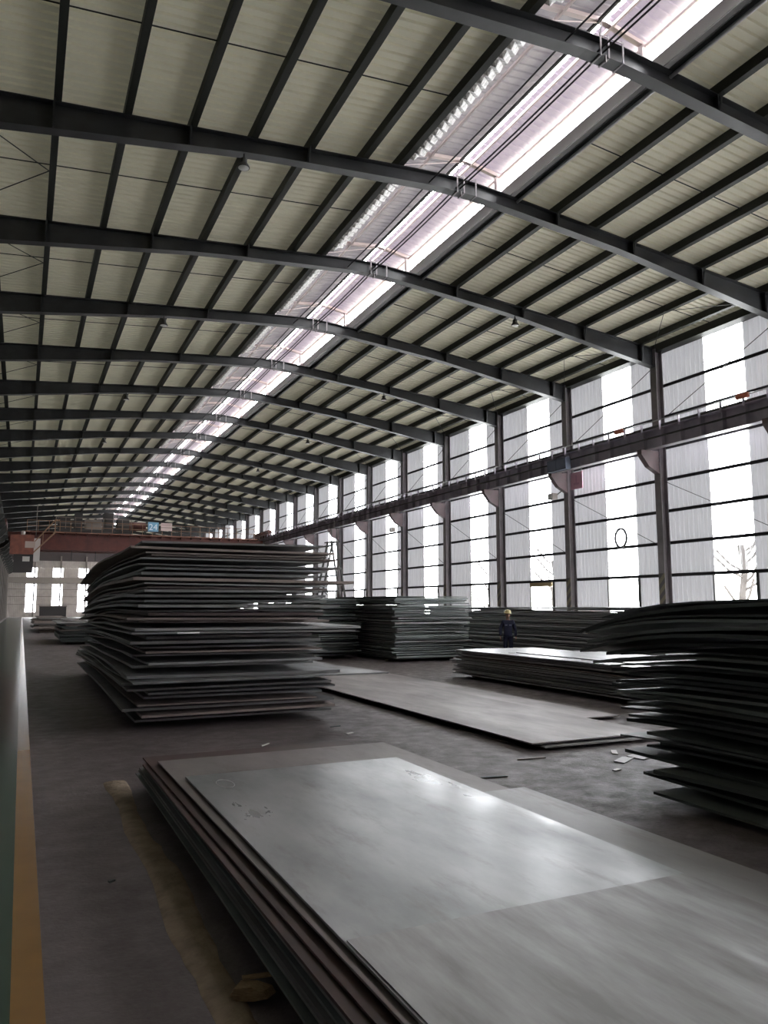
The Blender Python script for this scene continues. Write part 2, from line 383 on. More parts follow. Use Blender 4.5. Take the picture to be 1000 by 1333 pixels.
# frames of the monitor at every rafter
b = MB(); zb = zroof(MX1) - .2
b.box((MX1 - .18, -.07, zb), (MX1 - .04, .07, MZ)); b.box((MX0 + .04, -.07, zb), (MX0 + .18, .07, MZ))
b.bar((MX0, 0, MZ - .06), (RM, 0, zr - .07), .12, .10); b.bar((RM, 0, zr - .07), (MX1 + .2, 0, MZ - .06), .12, .10)
b.bar((MX0 + .1, 0, zb + .25), (RM, 0, zr - .1), .02)
fr = b.mesh('monitor_frame', MT['white_steel'])
for y in YC: put('monitor_frame', fr, mon, (0, y + .35, 0))
for x, z in ((MX0 + .1, MZ - .06), (10.1, MZ + .07), (11.08, zr - .10), (11.46, zr - .10), (12.42, MZ - .05)):
    MB().box((x - .03, Y0, z - .07), (x + .03, Y1, z)).build('monitor_purlin', MT['white_steel'] if x != 11.08 else MT['cable'], mon)
# long cables hung under the skylight
cabs = [(9.85, EYE + 11.93, .022), (10.72, EYE + 11.96, .024), (10.86, EYE + 11.98, .024)]
for i, (x, z, r) in enumerate(cabs):
    pts = []
    for k in range(len(YC) - 1):
        for q in range(4): pts.append((x, YC[k] + PITCH * q / 4, z - .05 * math.sin(math.pi * q / 4)))
    pts.append((x, Y1, z))
    o = MB().tube(pts, r, 5).build('overhead_cable', MT['cable'])
    tag(o, ['single black cable running under the left half of the ridge skylight', 'left one of the paired black cables under the ridge skylight', 'right one of the paired black cables under the ridge skylight'][i], 'cable')

# ================================================================== RAFTERS
def rafter_depth(x):
    d = abs(x - RIDGE); return .42 + max(0, d - 6) / 7.2 * .40
def rafter_mesh():
    xs = [XCL] + [XCL + .6 + i * .9 for i in range(13)] + [9.6, 10.3, 10.8, 11.3, 12.0] + [12.8 + .93 * i for i in range(12)] + [XCR]
    b = MB(); W = .15; T = .02
    def zt(x):
        d = abs(x - RIDGE); return EYE + 12.56 - (.080 if x < RIDGE else .099) * math.sqrt(d * d + .5) - PDEP - .01
    for s0, s1, half in (('t', 0, W), ('b', 0, W)):
        vs = []; fs = []
        for x in xs:
            z = zt(x) if s0 == 't' else zt(x) - rafter_depth(x)
            a_, b_ = (z - T, z) if s0 == 't' else (z, z + T)
            vs += [(x, -W, a_), (x, W, a_), (x, W, b_), (x, -W, b_)]
        for i in range(len(xs) - 1):
            for k in range(4): fs.append((4*i+k, 4*i+(k+1)%4, 4*i+4+(k+1)%4, 4*i+4+k))
        fs += [(3, 2, 1, 0), tuple(4*(len(xs)-1)+k for k in range(4))]
        b.add(vs, fs)
    vs = []; fs = []
    for x in xs:
        z1 = zt(x) - T; z0 = zt(x) - rafter_depth(x) + T
        vs += [(x, -.008, z0), (x, .008, z0), (x, .008, z1), (x, -.008, z1)]
    for i in range(len(xs) - 1):
        for k in range(4): fs.append((4*i+k, 4*i+(k+1)%4, 4*i+4+(k+1)%4, 4*i+4+k))
    b.add(vs, fs)
    return b.mesh('rafter_beam', MT['rafter']), zt
rme, zt = rafter_mesh()
def stiff_mesh(x):
    z1 = zt(x) + .12; z0 = zt(x) - rafter_depth(x) + .02
    return MB().box((x - .012, -.145, z0), (x + .012, -.01, z1 - .14)).bar((x + .02, -.16, z0), (x + .02, -.26, z1), .035).mesh('fly_brace', MT['rafter'])
stm = [stiff_mesh(x) for x in PX[2::2]]
def cl_mesh():
    b = MB(); z1 = zt(RIDGE); z0 = z1 - rafter_depth(RIDGE)
    for dx in (-.12, .10, .5):
        b.box((RIDGE + dx - .02, -.17, z0 - .03), (RIDGE + dx + .02, -.15, z1 + .08)); b.box((RIDGE + dx - .02, -.17, z0 - .03), (RIDGE + dx + .02, .17, z0 - .002))
    b.box((RIDGE - .14, -.172, z1 + .01), (RIDGE + .52, -.155, z1 + .04)); b.bar((RIDGE, -.17, z0 + .01), (RIDGE, -.17, z0 - .16), .03); b.bar((RIDGE - .12, -.16, z1 - .05), (RIDGE - .08, -.16, z1 + .35), .02)
    return b.mesh('ridge_clamp', MT['column'])
clm = cl_mesh()
vis = 0
for i, y in enumerate(YC):
    if y < 11: lab = 'dark steel roof rafter overhead behind the camera position'; g = 'steel rafters out of view'
    elif vis < 12:
        lab = ['nearest dark steel rafter crossing the top right corner over the skylight'][0] if vis == 0 else \
              '%s dark steel roof rafter counted from the nearest at the top' % ORD[vis]
        if vis == 1: lab = 'second nearest steel rafter, thick beam spanning the full width of the upper roof'
        g = 'tapered steel roof rafters'; vis += 1
    else: lab = 'thin looking dark rafter far down the hall above the crane'; g = 'far steel roof rafters'
    r = empty('roof_rafter', (0, y, 0), lab, 'beam', g)
    put('rafter_beam', rme, r)
    for s in stm: put('fly_brace', s, r)
    put('ridge_clamp', clm, r)

# ================================================================== RIGHT WALL
wr = empty('wall_right', kind='structure')
WZ0, WZ1 = 0.0, EAVE - .02
LOWZ = EYE + 1.31
STRIP = (1.96, 3.86)               # window strip inside each bay
def wall_panel(y0, y1, z0, z1, m, x=XR, d=.03):
    n = max(2, round((y1 - y0) / .24)); pts = rib_profile(n, y1 - y0, d); vs = []
    for y, h in pts: vs += [(x + h, y0 + y, z0), (x + h, y0 + y, z1)]
    return MB().add(vs, [(2*i, 2*i+1, 2*i+3, 2*i+2) for i in range(len(pts) - 1)]).mesh('cladding_sheet', m)
GZ = [LOWZ + 1.345 * k for k in range(0, 7)]
cuts = [0.0] + GZ + [WZ1]
pa = []
for k in range(len(cuts) - 1):
    for (a, c) in ((0, STRIP[0]), (STRIP[1], PITCH)): pa.append(wall_panel(a, c, cuts[k], cuts[k+1], MT['wall']))
plow = wall_panel(STRIP[0], STRIP[1], 0, .75, MT['wall'])
ptop = wall_panel(STRIP[0], STRIP[1], WZ1 - .22, WZ1, MT['wall'])
panes = [wall_panel(STRIP[0], STRIP[1], cuts[k], cuts[k+1] - (.22 if k == len(cuts) - 2 else 0), MT['fibre'], XR + .01, .03) for k in range(1, len(cuts) - 1)]
for p in panes: p.name = 'pane'
gf = MB(); a, c = STRIP
gf.box((XR - .06, a - .10, 0), (XR + .02, a, LOWZ)); gf.box((XR - .06, c, 0), (XR + .02, c + .06, LOWZ)); gf.box((XR - .06, a, .75), (XR + .03, c, .81)); 
gfm = gf.mesh('window_frame', MT['steel_dark'])
for i, y in enumerate(YC[:-1]):
    for p in pa: put('cladding_sheet', p, wr, (0, y, 0))
    put('cladding_sheet', plow, wr, (0, y, 0)); put('cladding_sheet', ptop, wr, (0, y, 0))
    wn = empty('window_%d' % (i + 1), (0, y, 0), kind='structure')
    for p in panes: put('pane', p, wn)
    put('window_frame', gfm, wn)
for z in GZ:
    zz = z
    MB().box((XR - .20, Y0, zz - .035), (XR - .02, Y1, zz + .035)).box((XR - .20, Y0, zz - .10), (XR - .18, Y1, zz)).build('girt', MT['girt'], wr)
MB().box((XR - .5, Y0, zroof(XR) - .34), (XR - .02, Y1, zroof(XR) - .02)).build('eave_strut', MT['purlin'], wr)
bb = MB().bar((XR - .24, .1, EYE + 10.4), (XR - .24, PITCH - .1, EYE + 7.9), .022).bar((XR - .24, PITCH - .1, EYE + 5.2), (XR - .24, .1, EYE + 2.4), .022)
bbm = bb.mesh('brace_rod', MT['girt'])
for y in YC[3:-1:1]: put('brace_rod', bbm, wr, (0, y, 0))

# columns
def column_mesh(xf, xb, h0=0.0, top=None, m=None):
    s = 1 if xb > xf else -1; b = MB(); W = .17
    top = top or EYE + 10.25
    def bx(x0, x1, y0, y1, z0, z1): b.box((min(x0, x1), y0, z0), (max(x0, x1), y1, z1))
    bx(xf, xf + s * .025, -W, W, 0, top); bx(xb - s * .025, xb, -W, W, 0, top); bx(xf + s * .025, xb - s * .025, -.01, .01, 0, top)
    return b.mesh('column_shaft', m or MT['column'])
cm = column_mesh(XCR, XR - .22, top=zt(XCR) - .02)
bp_ = MB().box((XCR - .12, -.28, 0), (XR - .12, .28, .04)).mesh('base_plate', MT['column'])
hz = MB().box((XCR - .012, -.17, .3), (XCR - .002, .17, 3.3)).mesh('hazard_stripe_panel', MT['hazard'])
RZ1 = EYE + 7.24; RZ0 = EYE + 6.50
cb = MB()
cb.extrude([(XCR, RZ0 - .02), (XCR - .95, RZ0 - .02), (XCR - .95, RZ0 - .22), (XCR - .55, RZ0 - .70), (XCR, RZ0 - .98)], lambda x, z: (x, -.13, z), lambda x, z: (x, .13, z))
cbm = cb.mesh('corbel_bracket', MT['corbel'])
seen = 0
colroots = []
for i, y in enumerate(YC):
    if y < 19: lab = 'grey steel column of the right wall outside the frame'; g = 'right wall columns out of view'
    elif seen < 12:
        lab = ('rightmost grey steel column on the right wall with faded striped foot' if seen == 0 else
               '%s grey steel column from the right along the window wall' % ORD[seen]); g = 'steel columns of the right wall'; seen += 1
    else: lab = 'far grey steel column of the window wall near the crane'; g = 'far right wall columns'
    c = empty('steel_column', (0, y, 0), lab, 'column', g); colroots.append(c)
    put('column_shaft', cm, c); put('base_plate', bp_, c); put('hazard_stripe_panel', hz, c); put('corbel_bracket', cbm, c)

# crane runway along the right wall
XW = XCR - .55
rw = empty('crane_runway_beam', (0, 0, 0), 'long mauve grey crane runway beam with ribs along the window wall', 'beam')
MB().box((XW - .01, Y0 + .5, RZ0), (XW + .01, Y1 - .5, RZ1)).build('web', MT['runway'], rw)
MB().box((XW - .22, Y0 + .5, RZ1), (XW + .22, Y1 - .5, RZ1 + .03)).build('top_flange', MT['runway'], rw)
MB().box((XW - .17, Y0 + .5, RZ0 - .02), (XW + .17, Y1 - .5, RZ0)).build('bottom_flange', MT['galv'], rw)
MB().box((XW - .05, Y0 + .5, RZ1 + .03), (XW + .05, Y1 - .5, RZ1 + .19)).build('crane_rail', MT['steel_dark'], rw)
MB().box((XW - .26, Y0 + .5, RZ0 + .36), (XW - .20, Y1 - .5, RZ0 + .42)).build('conductor_bar', MT['steel_dark'], rw)
MB().bar((XW - .30, Y0 + .5, RZ1 + .30), (XW - .30, Y1 - .5, RZ1 + .30), .05, n=6).build('conductor_pipe', MT['galv'], rw)
sm = MB().box((XW - .22, -.02, RZ0), (XW - .01, .02, RZ1)).box((XW - .31, -.015, RZ1 - .1), (XW - .22, .015, RZ1 + .32)).mesh('web_stiffener', MT['runway'])
y = Y0 + .9
while y < Y1 - 6: put('web_stiffener', sm, rw, (0, y, 0)); y += 1.01
for y, l in ((25.3, 'small orange box on the runway beam beside the rightmost column'), (18.95, 'small orange box on the runway beam at the right edge'),):
    o = MB().box((XW - .36, y - .25, RZ1 + .20), (XW - .24, y + .25, RZ1 + .36)).build('junction_box', MT['red_light']); tag(o, l, 'box', 'orange boxes on the runway')
# floodlights under the runway and the pink sign
def flood(y, z, lab):
    r = empty('floodlight', (XCR - .50, y, z), lab, 'lamp', 'floodlights on the right columns')
    MB().box((-.28, -.2, -.16), (.02, .2, .14)).build('housing', MT['rail_grey'], r)
    MB().box((-.30, -.17, -.13), (-.285, .17, .11)).build('lens', flat('lamp_glass', (.85, .85, .85), .3), r)
    MB().bar((.0, 0, 0), (.49, 0, .35), .05).build('bracket', MT['steel_dark'], r)
flood(YC[7] + .25, EYE + 5.35, 'small floodlight on the second column from the right beside the pink sign')
flood(YC[10] + .25, EYE + 5.35, 'small floodlight on the fifth column from the right under the runway')
pk = empty('hanging_sign', (XCR - .5, YC[7] - 1.45, EYE + 5.5), 'pinkish square sign board hung on the second column from the right', 'sign')
MB().box((-.02, -.42, 0), (.02, .42, .8)).build('board', flat('faded_pink_board', (.62, .34, .42)), pk)
MB().box((-.028, -.2, .2), (-.021, .2, .3)).box((-.028, -.05, .3), (-.021, .05, .65)).build('faded_mark', flat('faded_mark_paint', (.5, .26, .34)), pk)
MB().bar((0, -.3, .8), (.1, -.3, 1.1), .03).bar((0, .3, .8), (.1, .3, 1.1), .03).build('hanger', MT['steel_dark'], pk)
ct = empty('control_box', (XW - .50, YC[7] - .9, EYE + 6.40), 'blue grey switch box under the runway beside the pink sign', 'box')
MB().box((-.2, -.7, 0), (.1, .7, .55)).build('case', flat('blue_grey_case', (.10, .12, .17)), ct)
MB().box((-.22, -.62, .06), (-.2, -.02, .5)).box((-.22, .02, .06), (-.2, .62, .5)).build('door', flat('blue_grey_door', (.12, .14, .2)), ct)
# hoop on the window
hp = MB().tube([(XR - .26, 26.75 + .36 * math.cos(a), EYE + 3.05 + .42 * math.sin(a)) for a in np.linspace(0, 2 * math.pi, 28, endpoint=False)], .055, 6, True).build('wire_hoop', MT['girt'], None, True)
tag(hp, 'dark wire hoop hanging against the bright window beside the rightmost column', 'hoop')
ob = MB().box((XR - .12, YC[7] + 2.0, LOWZ - .30), (XR - .03, YC[7] + 3.8, LOWZ - .06)).build('lintel_board', flat('ochre_board', (.55, .42, .22))); tag(ob, 'ochre board under the girt across the third low window opening', 'board')

# bare trees outside the low openings
def tree(x, y, lab, seed):
    r = random.Random(seed); t = empty('bare_tree', (x, y, -.05), lab, 'tree', 'bare trees outside the low windows')
    b = MB(); b.tube([(0, 0, 0), (.1, .05, 1.2), (-.05, .1, 2.4), (.1, 0, 3.6), (0, .1, 4.6)], .15, 6); b.build('trunk', MT['bark'], t)
    b = MB()
    for k in range(12):
        z = 1.3 + k * .27; a = r.uniform(0, 6.28); l = r.uniform(.8, 1.6)
        b.tube([(0, 0, z), (l * .5 * math.cos(a), l * .5 * math.sin(a), z + .35), (l * math.cos(a), l * math.sin(a), z + 1.0)], .06, 5)
    b.build('branches', MT['bark'], t)
tree(27.8, YC[5] + 5.2, 'bare tree seen through the low opening right of the rightmost column', 1)
tree(27.5, YC[7] + 5.6, 'bare tree seen through the low opening of the third window', 2)
tree(27.6, YC[8] + 5.9, 'bare tree seen through the low opening of the fourth window', 3)

# ================================================================== LEFT WALL, END WALLS
wl = empty('wall_left', kind='structure')
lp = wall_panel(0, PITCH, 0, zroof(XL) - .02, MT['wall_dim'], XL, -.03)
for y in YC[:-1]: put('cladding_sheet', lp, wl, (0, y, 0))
for k in range(9): MB().box((XL + .03, Y0, .8 + 1.345 * k), (XL + .2, Y1, .87 + 1.345 * k)).build('girt', MT['girt'], wl)
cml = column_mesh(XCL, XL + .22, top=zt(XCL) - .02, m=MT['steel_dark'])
pip = MB().tube([(XCL + .10, -.2, 0), (XCL + .10, -.2, 7.2), (XCL + .3, -.2, 7.4)], .04, 6).mesh('conduit', MT['rail_grey'])
cbl = MB().extrude([(XCL, RZ0 - .02), (XCL + .95, RZ0 - .02), (XCL + .95, RZ0 - .22), (XCL + .55, RZ0 - .70), (XCL, RZ0 - .98)][::-1], lambda x, z: (x, -.13, z), lambda x, z: (x, .13, z)).mesh('corbel_bracket', MT['steel_dark'])
for i, y in enumerate(YC):
    g, l = ('left row columns in view', 'dark steel column in the foreshortened row at the left edge') if y > 80 else ('left row columns out of view', 'dark steel column of the left row outside the frame')
    c = empty('steel_column', (0, y, 0), l, 'column', g)
    put('column_shaft', cml, c); put('corbel_bracket', cbl, c); put('conduit', pip, c)
lw = empty('crane_runway_beam', (0, 0, 0), 'dark crane runway beam on the left column row', 'beam'); XWL = XCL + .55
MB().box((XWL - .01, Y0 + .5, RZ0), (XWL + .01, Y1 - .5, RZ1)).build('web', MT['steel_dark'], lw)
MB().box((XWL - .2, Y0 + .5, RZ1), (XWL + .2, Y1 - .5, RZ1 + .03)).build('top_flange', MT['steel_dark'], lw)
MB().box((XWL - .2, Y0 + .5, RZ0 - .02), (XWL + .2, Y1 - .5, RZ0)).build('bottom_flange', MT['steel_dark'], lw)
MB().box((XWL - .05, Y0 + .5, RZ1 + .03), (XWL + .05, Y1 - .5, RZ1 + .19)).build('crane_rail', MT['steel_dark'], lw)

we = empty('wall_end', kind='structure')
def hwall(x0, x1, z0, z1, m, name='cladding_sheet', y=Y1):
    n = max(2, round((x1 - x0) / .3)); pts = rib_profile(n, x1 - x0, .03); vs = []
    for u, h in pts: vs += [(x0 + u, y + h, z0), (x0 + u, y + h, z1)]
    return MB().add(vs, [(2*i, 2*i+1, 2*i+3, 2*i+2) for i in range(len(pts) - 1)]).build(name, m, None)
xs_w = [.55 + 4.3 * k for k in range(6)]
edges = [XL]
for x in xs_w: edges += [x, x + 1.7]
edges += [XR]
ze = EYE + 9.6
for k in range(0, len(edges) - 1, 2): hwall(edges[k], edges[k+1], 0, EYE + 6.8, MT['endwall']).parent = we
for k in range(1, len(edges) - 1, 2):
    hwall(edges[k], edges[k+1], 0, .9, MT['endwall']).parent = we
    hwall(edges[k], edges[k+1], EYE + 3.9, EYE + 5.2, MT['endwall']).parent = we
wn = empty('window_40', kind='structure')
for k in range(1, len(edges) - 1, 2):
    hwall(edges[k], edges[k+1], .9, EYE + 3.9, MT['fibre'], 'pane').parent = wn
    hwall(edges[k], edges[k+1], EYE + 5.2, EYE + 6.8, MT['fibre'], 'pane').parent = wn
hwall(XL, XR, EYE + 6.8, EYE + 8.1, MT['endwall']).parent = we
gab = [(XL, EYE + 8.1), (XR, EYE + 8.1), (XR, zroof(XR)), (RIDGE, zroof(RIDGE)), (XL, zroof(XL))]
MB().extrude(gab, lambda x, z: (x, Y1, z), lambda x, z: (x, Y1 + .06, z)).build('gable_sheet', mat('dark_brown_gable_sheet', (.07, .055, .055), .7), we)
MB().box((XL + .2, Y1 - .6, EYE + 4.1), (XR - .2, Y1 - .35, EYE + 5.1)).build('crane_stop_beam', mat('grey_beige_beam', (.30, .26, .23), .6), we)
for k in range(7): MB().box((-2.6 + k * 4.3, Y1 - .3, 0), (-2.35 + k * 4.3, Y1 - .02, EYE + 9)).build('wall_post', MT['rail_grey'], we)
for z in (2.2, 3.6, 4.9): MB().box((XL + .1, Y1 - .15, z), (XR - .1, Y1 - .03, z + .08)).build('girt', MT['rail_grey'], we)
wb = MB().extrude([(XL, 0), (XR, 0), (XR, zroof(XR)), (RIDGE, zroof(RIDGE)), (XL, zroof(XL))], lambda x, z: (x, Y0 - .1, z), lambda x, z: (x, Y0, z)).build('wall_back', MT['wall_dim']); wb['kind'] = 'structure'

# ================================================================== HIGH-BAY LAMPS
lamps = [(4.5, YC[5], 'nearest dead high bay lamp hanging under the second rafter'), (4.5, YC[7], 'high bay lamp under the fourth rafter, second in the left row'),
         (4.5, YC[9], 'high bay lamp in the left row, third from the camera'), (4.5, YC[11], 'high bay lamp in the left row, fourth from the camera'),
         (4.5, YC[13], 'tiny high bay lamp in the left row, fifth from the camera'),
         (16.9, YC[6], 'nearest high bay lamp on the right roof slope'), (16.9, YC[8], 'high bay lamp on the right roof slope, second from camera'),
         (16.9, YC[10], 'high bay lamp on the right roof slope, third from camera'), (16.9, YC[12], 'high bay lamp on the right roof slope, fourth from camera')]
lamp0 = None
wh = flat('white_reflector', (.75, .73, .7), .35)
for x, y, l in lamps:
    z = zt(x) - rafter_depth(x)
    if lamp0 is None:
        lamp0 = empty('high_bay_lamp', (x, y - .05, z), l, 'lamp', 'high bay lamps under the rafters')
        P = [MB().bar((0, 0, 0), (0, 0, -.14), .03).build('stem', MT['cable'], lamp0), MB().lathe([(.06, -.12), (.09, -.14), (.09, -.24), (.05, -.27)], n=12).build('gear_housing', MT['steel_dark'], lamp0),
             MB().lathe([(.05, -.22), (.10, -.26), (.15, -.34), (.155, -.37), (.145, -.37)], n=18).build('reflector', MT['dark'], lamp0, True), MB().lathe([(.12, -.372), (.135, -.376), (.06, -.39)], n=18).build('lens', wh, lamp0)]
    else:
        c = lamp0.copy(); COL.objects.link(c); c.location = (x, y - .05, z); c['label'] = l
        for p in P: q = p.copy(); COL.objects.link(q); q.parent = c

# ================================================================== BRIDGE CRANE
CY = 80.0
cr = empty('overhead_crane', (0, CY, 0), 'red brown overhead bridge crane spanning the far hall with walkway and trolley', 'crane')
gz0, gz1 = EYE + 5.35, EYE + 6.95
for yy in (0, 2.6):
    b = MB().box((-.6, yy, gz0), (XW - 1.3, yy + .45, gz1)); b.box((-.75, yy - .05, gz1), (XW - .9, yy + .5, gz1 + .04)); b.box((-.65, yy - .05, gz0 - .03), (XW - 1.3, yy + .5, gz0))
    b.extrude([(XW - 1.3, gz0), (XW - .35, gz1 - .5), (XW - .35, gz1), (XW - 1.3, gz1)], lambda x, z: (x, yy, z), lambda x, z: (x, yy + .45, z))
    b.extrude([(-.6, gz0), (-.6, gz1), (-1.5, gz1), (-1.5, gz1 - .5)], lambda x, z: (x, yy, z), lambda x, z: (x, yy + .45, z))
    b.build('bridge_girder', MT['red'], cr)
for k in range(22):
    x = .4 + k * 1.0; MB().box((x, -.62, gz1 - .18), (x + .08, -.05, gz1 + .02)).build('walkway_bracket', MT['red'], cr)
MB().box((-.2, -.75, gz1 + .02), (XW - 1, -.02, gz1 + .09)).build('walkway', mat('dull_orange_walkway', (.26, .12, .08), .6), cr)
b = MB()
for k in range(24):
    x = .1 + k * .95; b.bar((x, -.72, gz1 + .1), (x, -.72, gz1 + 1.15), .05)
for z in (.6, 1.12): b.bar((.1, -.72, gz1 + z), (XW - 1.2, -.72, gz1 + z), .05)
b.build('guard_rail', MT['rail_yellow'], cr)
for xx in (XW, XWL):
    MB().box((xx - .2, -1.4, RZ1 + .2), (xx + .2, 4.4, RZ1 + .75)).build('end_carriage', MT['red'], cr)
    for yy in (-1.0, 4.0): MB().lathe([(.19, -.08), (.19, .08)], n=16).build('wheel', MT['dark'], cr).matrix_local = Matrix.Translation((xx, yy, RZ1 + .38)) @ Matrix.Rotation(math.pi / 2, 4, 'Y')
tr = MB().box((2.6, .1, gz1 + .25), (9.6, 3.0, gz1 + .5))
tr.build('trolley_frame', MT['dark'], cr)
for (x0, x1, h, m_) in ((2.8, 3.9, 1.5, 'dark'), (4.3, 5.0, 2.0, 'dark'), (5.3, 6.8, 1.3, 'rail_grey'), (7.0, 7.9, 2.2, 'dark'), (8.3, 9.4, 1.6, 'dark')):
    MB().box((x0, .5, gz1 + .5), (x1, 2.2, gz1 + .5 + h * .8)).box((x0 + .1, .3, gz1 + .5), (x1 - .1, .5, gz1 + .5 + h * .5)).build('hoist_unit', MT[m_], cr)
b = MB()
for k in range(9): b.bar((2.6 + k * .87, .1, gz1 + .5), (2.6 + k * .87, .1, gz1 + 1.6), .045)
for z in (1.05, 1.6): b.bar((2.6, .1, gz1 + z), (9.56, .1, gz1 + z), .045)
b.build('trolley_rail', MT['rail_grey'], cr)
dr = MB().lathe([(.45, -1.2), (.45, 1.2)], n=18).build('hoist_drum', MT['red'], cr); dr.matrix_local = Matrix.Translation((9.9, 1.4, gz1 + 1.1)) @ Matrix.Rotation(math.pi / 2, 4, 'Y')
MB().box((-1.25, -1.9, EYE + 4.75), (.75, -.2, EYE + 6.55)).build('cab', MT['red_light'] if False else mat('orange_brown_cab_paint', (.24, .08, .05), .55, col2=(.16, .055, .04), scale=3), cr)
MB().box((-.9, -1.7, EYE + 3.1), (.75, -.4, EYE + 4.75)).build('lower_cab', MT['dark'], cr)
MB().box((.0, -1.95, EYE + 5.35), (.85, -1.9, EYE + 5.95)).build('cab_window', flat('dusty_cab_glass', (.45, .36, .32), .3), cr)
MB().box((-.15, -1.75, EYE + 4.1), (.45, -1.7, EYE + 4.55)).build('lower_cab_window', flat('pale_cab_glass', (.6, .58, .54), .3), cr)
MB().box((.75, -1.2, EYE + 4.1), (1.3, -.9, EYE + 6.3)).build('ladder_plate', flat('pale_grey_ladder', (.55, .52, .5)), cr)
b = MB()
for yy in (-1.7, -1.0):
    b.bar((.6, yy, EYE + 5.7), (2.5, yy, EYE + 8.1), .08); b.bar((.7, yy, EYE + 4.9), (2.6, yy, EYE + 7.0), .10)
    b.bar((2.5, yy, EYE + 8.1), (2.9, yy, EYE + 8.1), .06); b.bar((2.5, yy, EYE + 8.1), (2.5, yy, EYE + 7.0), .06); b.bar((1.5, yy, EYE + 6.9), (1.5, yy, EYE + 5.8), .05)
for k in range(9): b.bar((.8 + k * .21, -1.7, EYE + 5.0 + k * .235), (.8 + k * .21, -1.0, EYE + 5.0 + k * .235), .05)
b.build('stair', MT['rail_yellow'], cr)
MB().bar((.9, -1.0, EYE + 6.6), (.9, -1.0, EYE + 9.5), .07).bar((.9, -1.0, EYE + 9.5), (1.15, -1.0, EYE + 9.6), .07).build('mast', MT['rail_grey'], cr)
MB().lathe([(.16, 0), (.18, .05), (.18, .35), (.08, .42)], (-.2, -1.2, EYE + 6.55), 14).build('beacon', flat('pale_beacon', (.7, .64, .6)), cr)
MB().bar((4.2, 1.4, gz0 - .9), (4.2, 1.4, gz1), .06).bar((6.4, 1.4, gz0 - .9), (6.4, 1.4, gz1), .06).build('hoist_rope', MT['cable'], cr)
# number sign on the walkway
s1 = empty('number_sign', (11.05, CY - .80, EYE + 7.40), 'light blue number sign reading 24 on the crane walkway rail', 'sign')
MB().box((0, 0, 0), (1.02, .05, .95)).build('panel', mat('light_blue_panel', (.17, .36, .52), .5), s1)
MB().box((-.04, .0, -.04), (1.06, .04, 0)).box((-.04, 0, .95), (1.06, .04, .99)).box((-.04, 0, 0), (0, .04, .95)).box((1.02, 0, 0), (1.06, .04, .95)).build('frame', MT['dark'], s1)
fc = bpy.data.curves.new('number', 'FONT'); fc.body = '24'; fc.size = .85; fc.extrude = .01; fc.align_x = 'CENTER'
fo = bpy.data.objects.new('number', fc); COL.objects.link(fo); fo.parent = s1; fo.location = (.5, -.012, .17); fo.rotation_euler = (math.pi / 2, 0, 0)
fc.materials.append(flat('white_digit', (.8, .85, .9)))
s2 = empty('notice_board', (12.3, CY - .80, EYE + 7.52), 'whitish pink notice board with a grey stripe beside the number sign', 'sign')
MB().box((0, 0, 0), (1.1, .05, .8)).build('panel', flat('pinkish_white_board', (.62, .48, .46)), s2)
MB().box((0, -.01, .30), (1.1, 0, .36)).box((.1, -.01, .58), (1.0, 0, .62)).build('stripe', flat('brown_stripe', (.28, .2, .18)), s2)

# ================================================================== STEEL PLATES
def waves(amp, seed, L=(3, 9)):
    r = np.random.default_rng(seed); ws = []
    for _ in range(3):
        a = r.uniform(-1, 1) * .7; k = 2 * math.pi / r.uniform(*L); ws.append((k * math.sin(a), k * math.cos(a), r.uniform(0, 6.28), amp * r.uniform(.4, 1)))
    def f(X, Y): return sum(A * np.sin(kx * X + ky * Y + p) for kx, ky, p, A in ws)
    return f
def plate_mesh(x0, x1, y0, y1, t, f, m, nx=6, ny=14, rot=0.0, jag=.0, name='steel_plate', bx=0, by=0):
    U = np.linspace(x0, x1, nx + 1); V = np.linspace(y0, y1, ny + 1)
    X, Y = np.meshgrid(U, V, indexing='ij'); cx, cyy = (x0 + x1) / 2, (y0 + y1) / 2
    if rot:
        c, s = math.cos(rot), math.sin(rot); X, Y = cx + (X - cx) * c - (Y - cyy) * s, cyy + (X - cx) * s + (Y - cyy) * c
    Z = f(X, Y); n = (nx + 1) * (ny + 1)
    ox, oy, oz = float(cx), float(cyy), float(Z.min())
    P = np.stack([X - ox, Y - oy, Z - oz], -1).reshape(-1, 3); T = P.copy(); T[:, 2] += t
    vs = np.concatenate([P, T]); idx = np.arange(n).reshape(nx + 1, ny + 1); fs = []
    for i in range(nx):
        for j in range(ny):
            a, b_, c_, d = idx[i, j], idx[i+1, j], idx[i+1, j+1], idx[i, j+1]
            fs.append((a, d, c_, b_)); fs.append((a + n, b_ + n, c_ + n, d + n))
    ring = list(idx[:, 0]) + list(idx[-1, 1:]) + list(idx[-2::-1, -1]) + list(idx[0, -2:0:-1])
    for k in range(len(ring)):
        a, b_ = ring[k], ring[(k + 1) % len(ring)]; fs.append((a, b_, b_ + n, a + n))
    me = bpy.data.meshes.new(name); me.from_pydata([tuple(v) for v in vs.tolist()], [], [tuple(int(q) for q in f_) for f_ in fs]); me.update(); me.materials.append(m)
    return me, (ox, oy, oz)
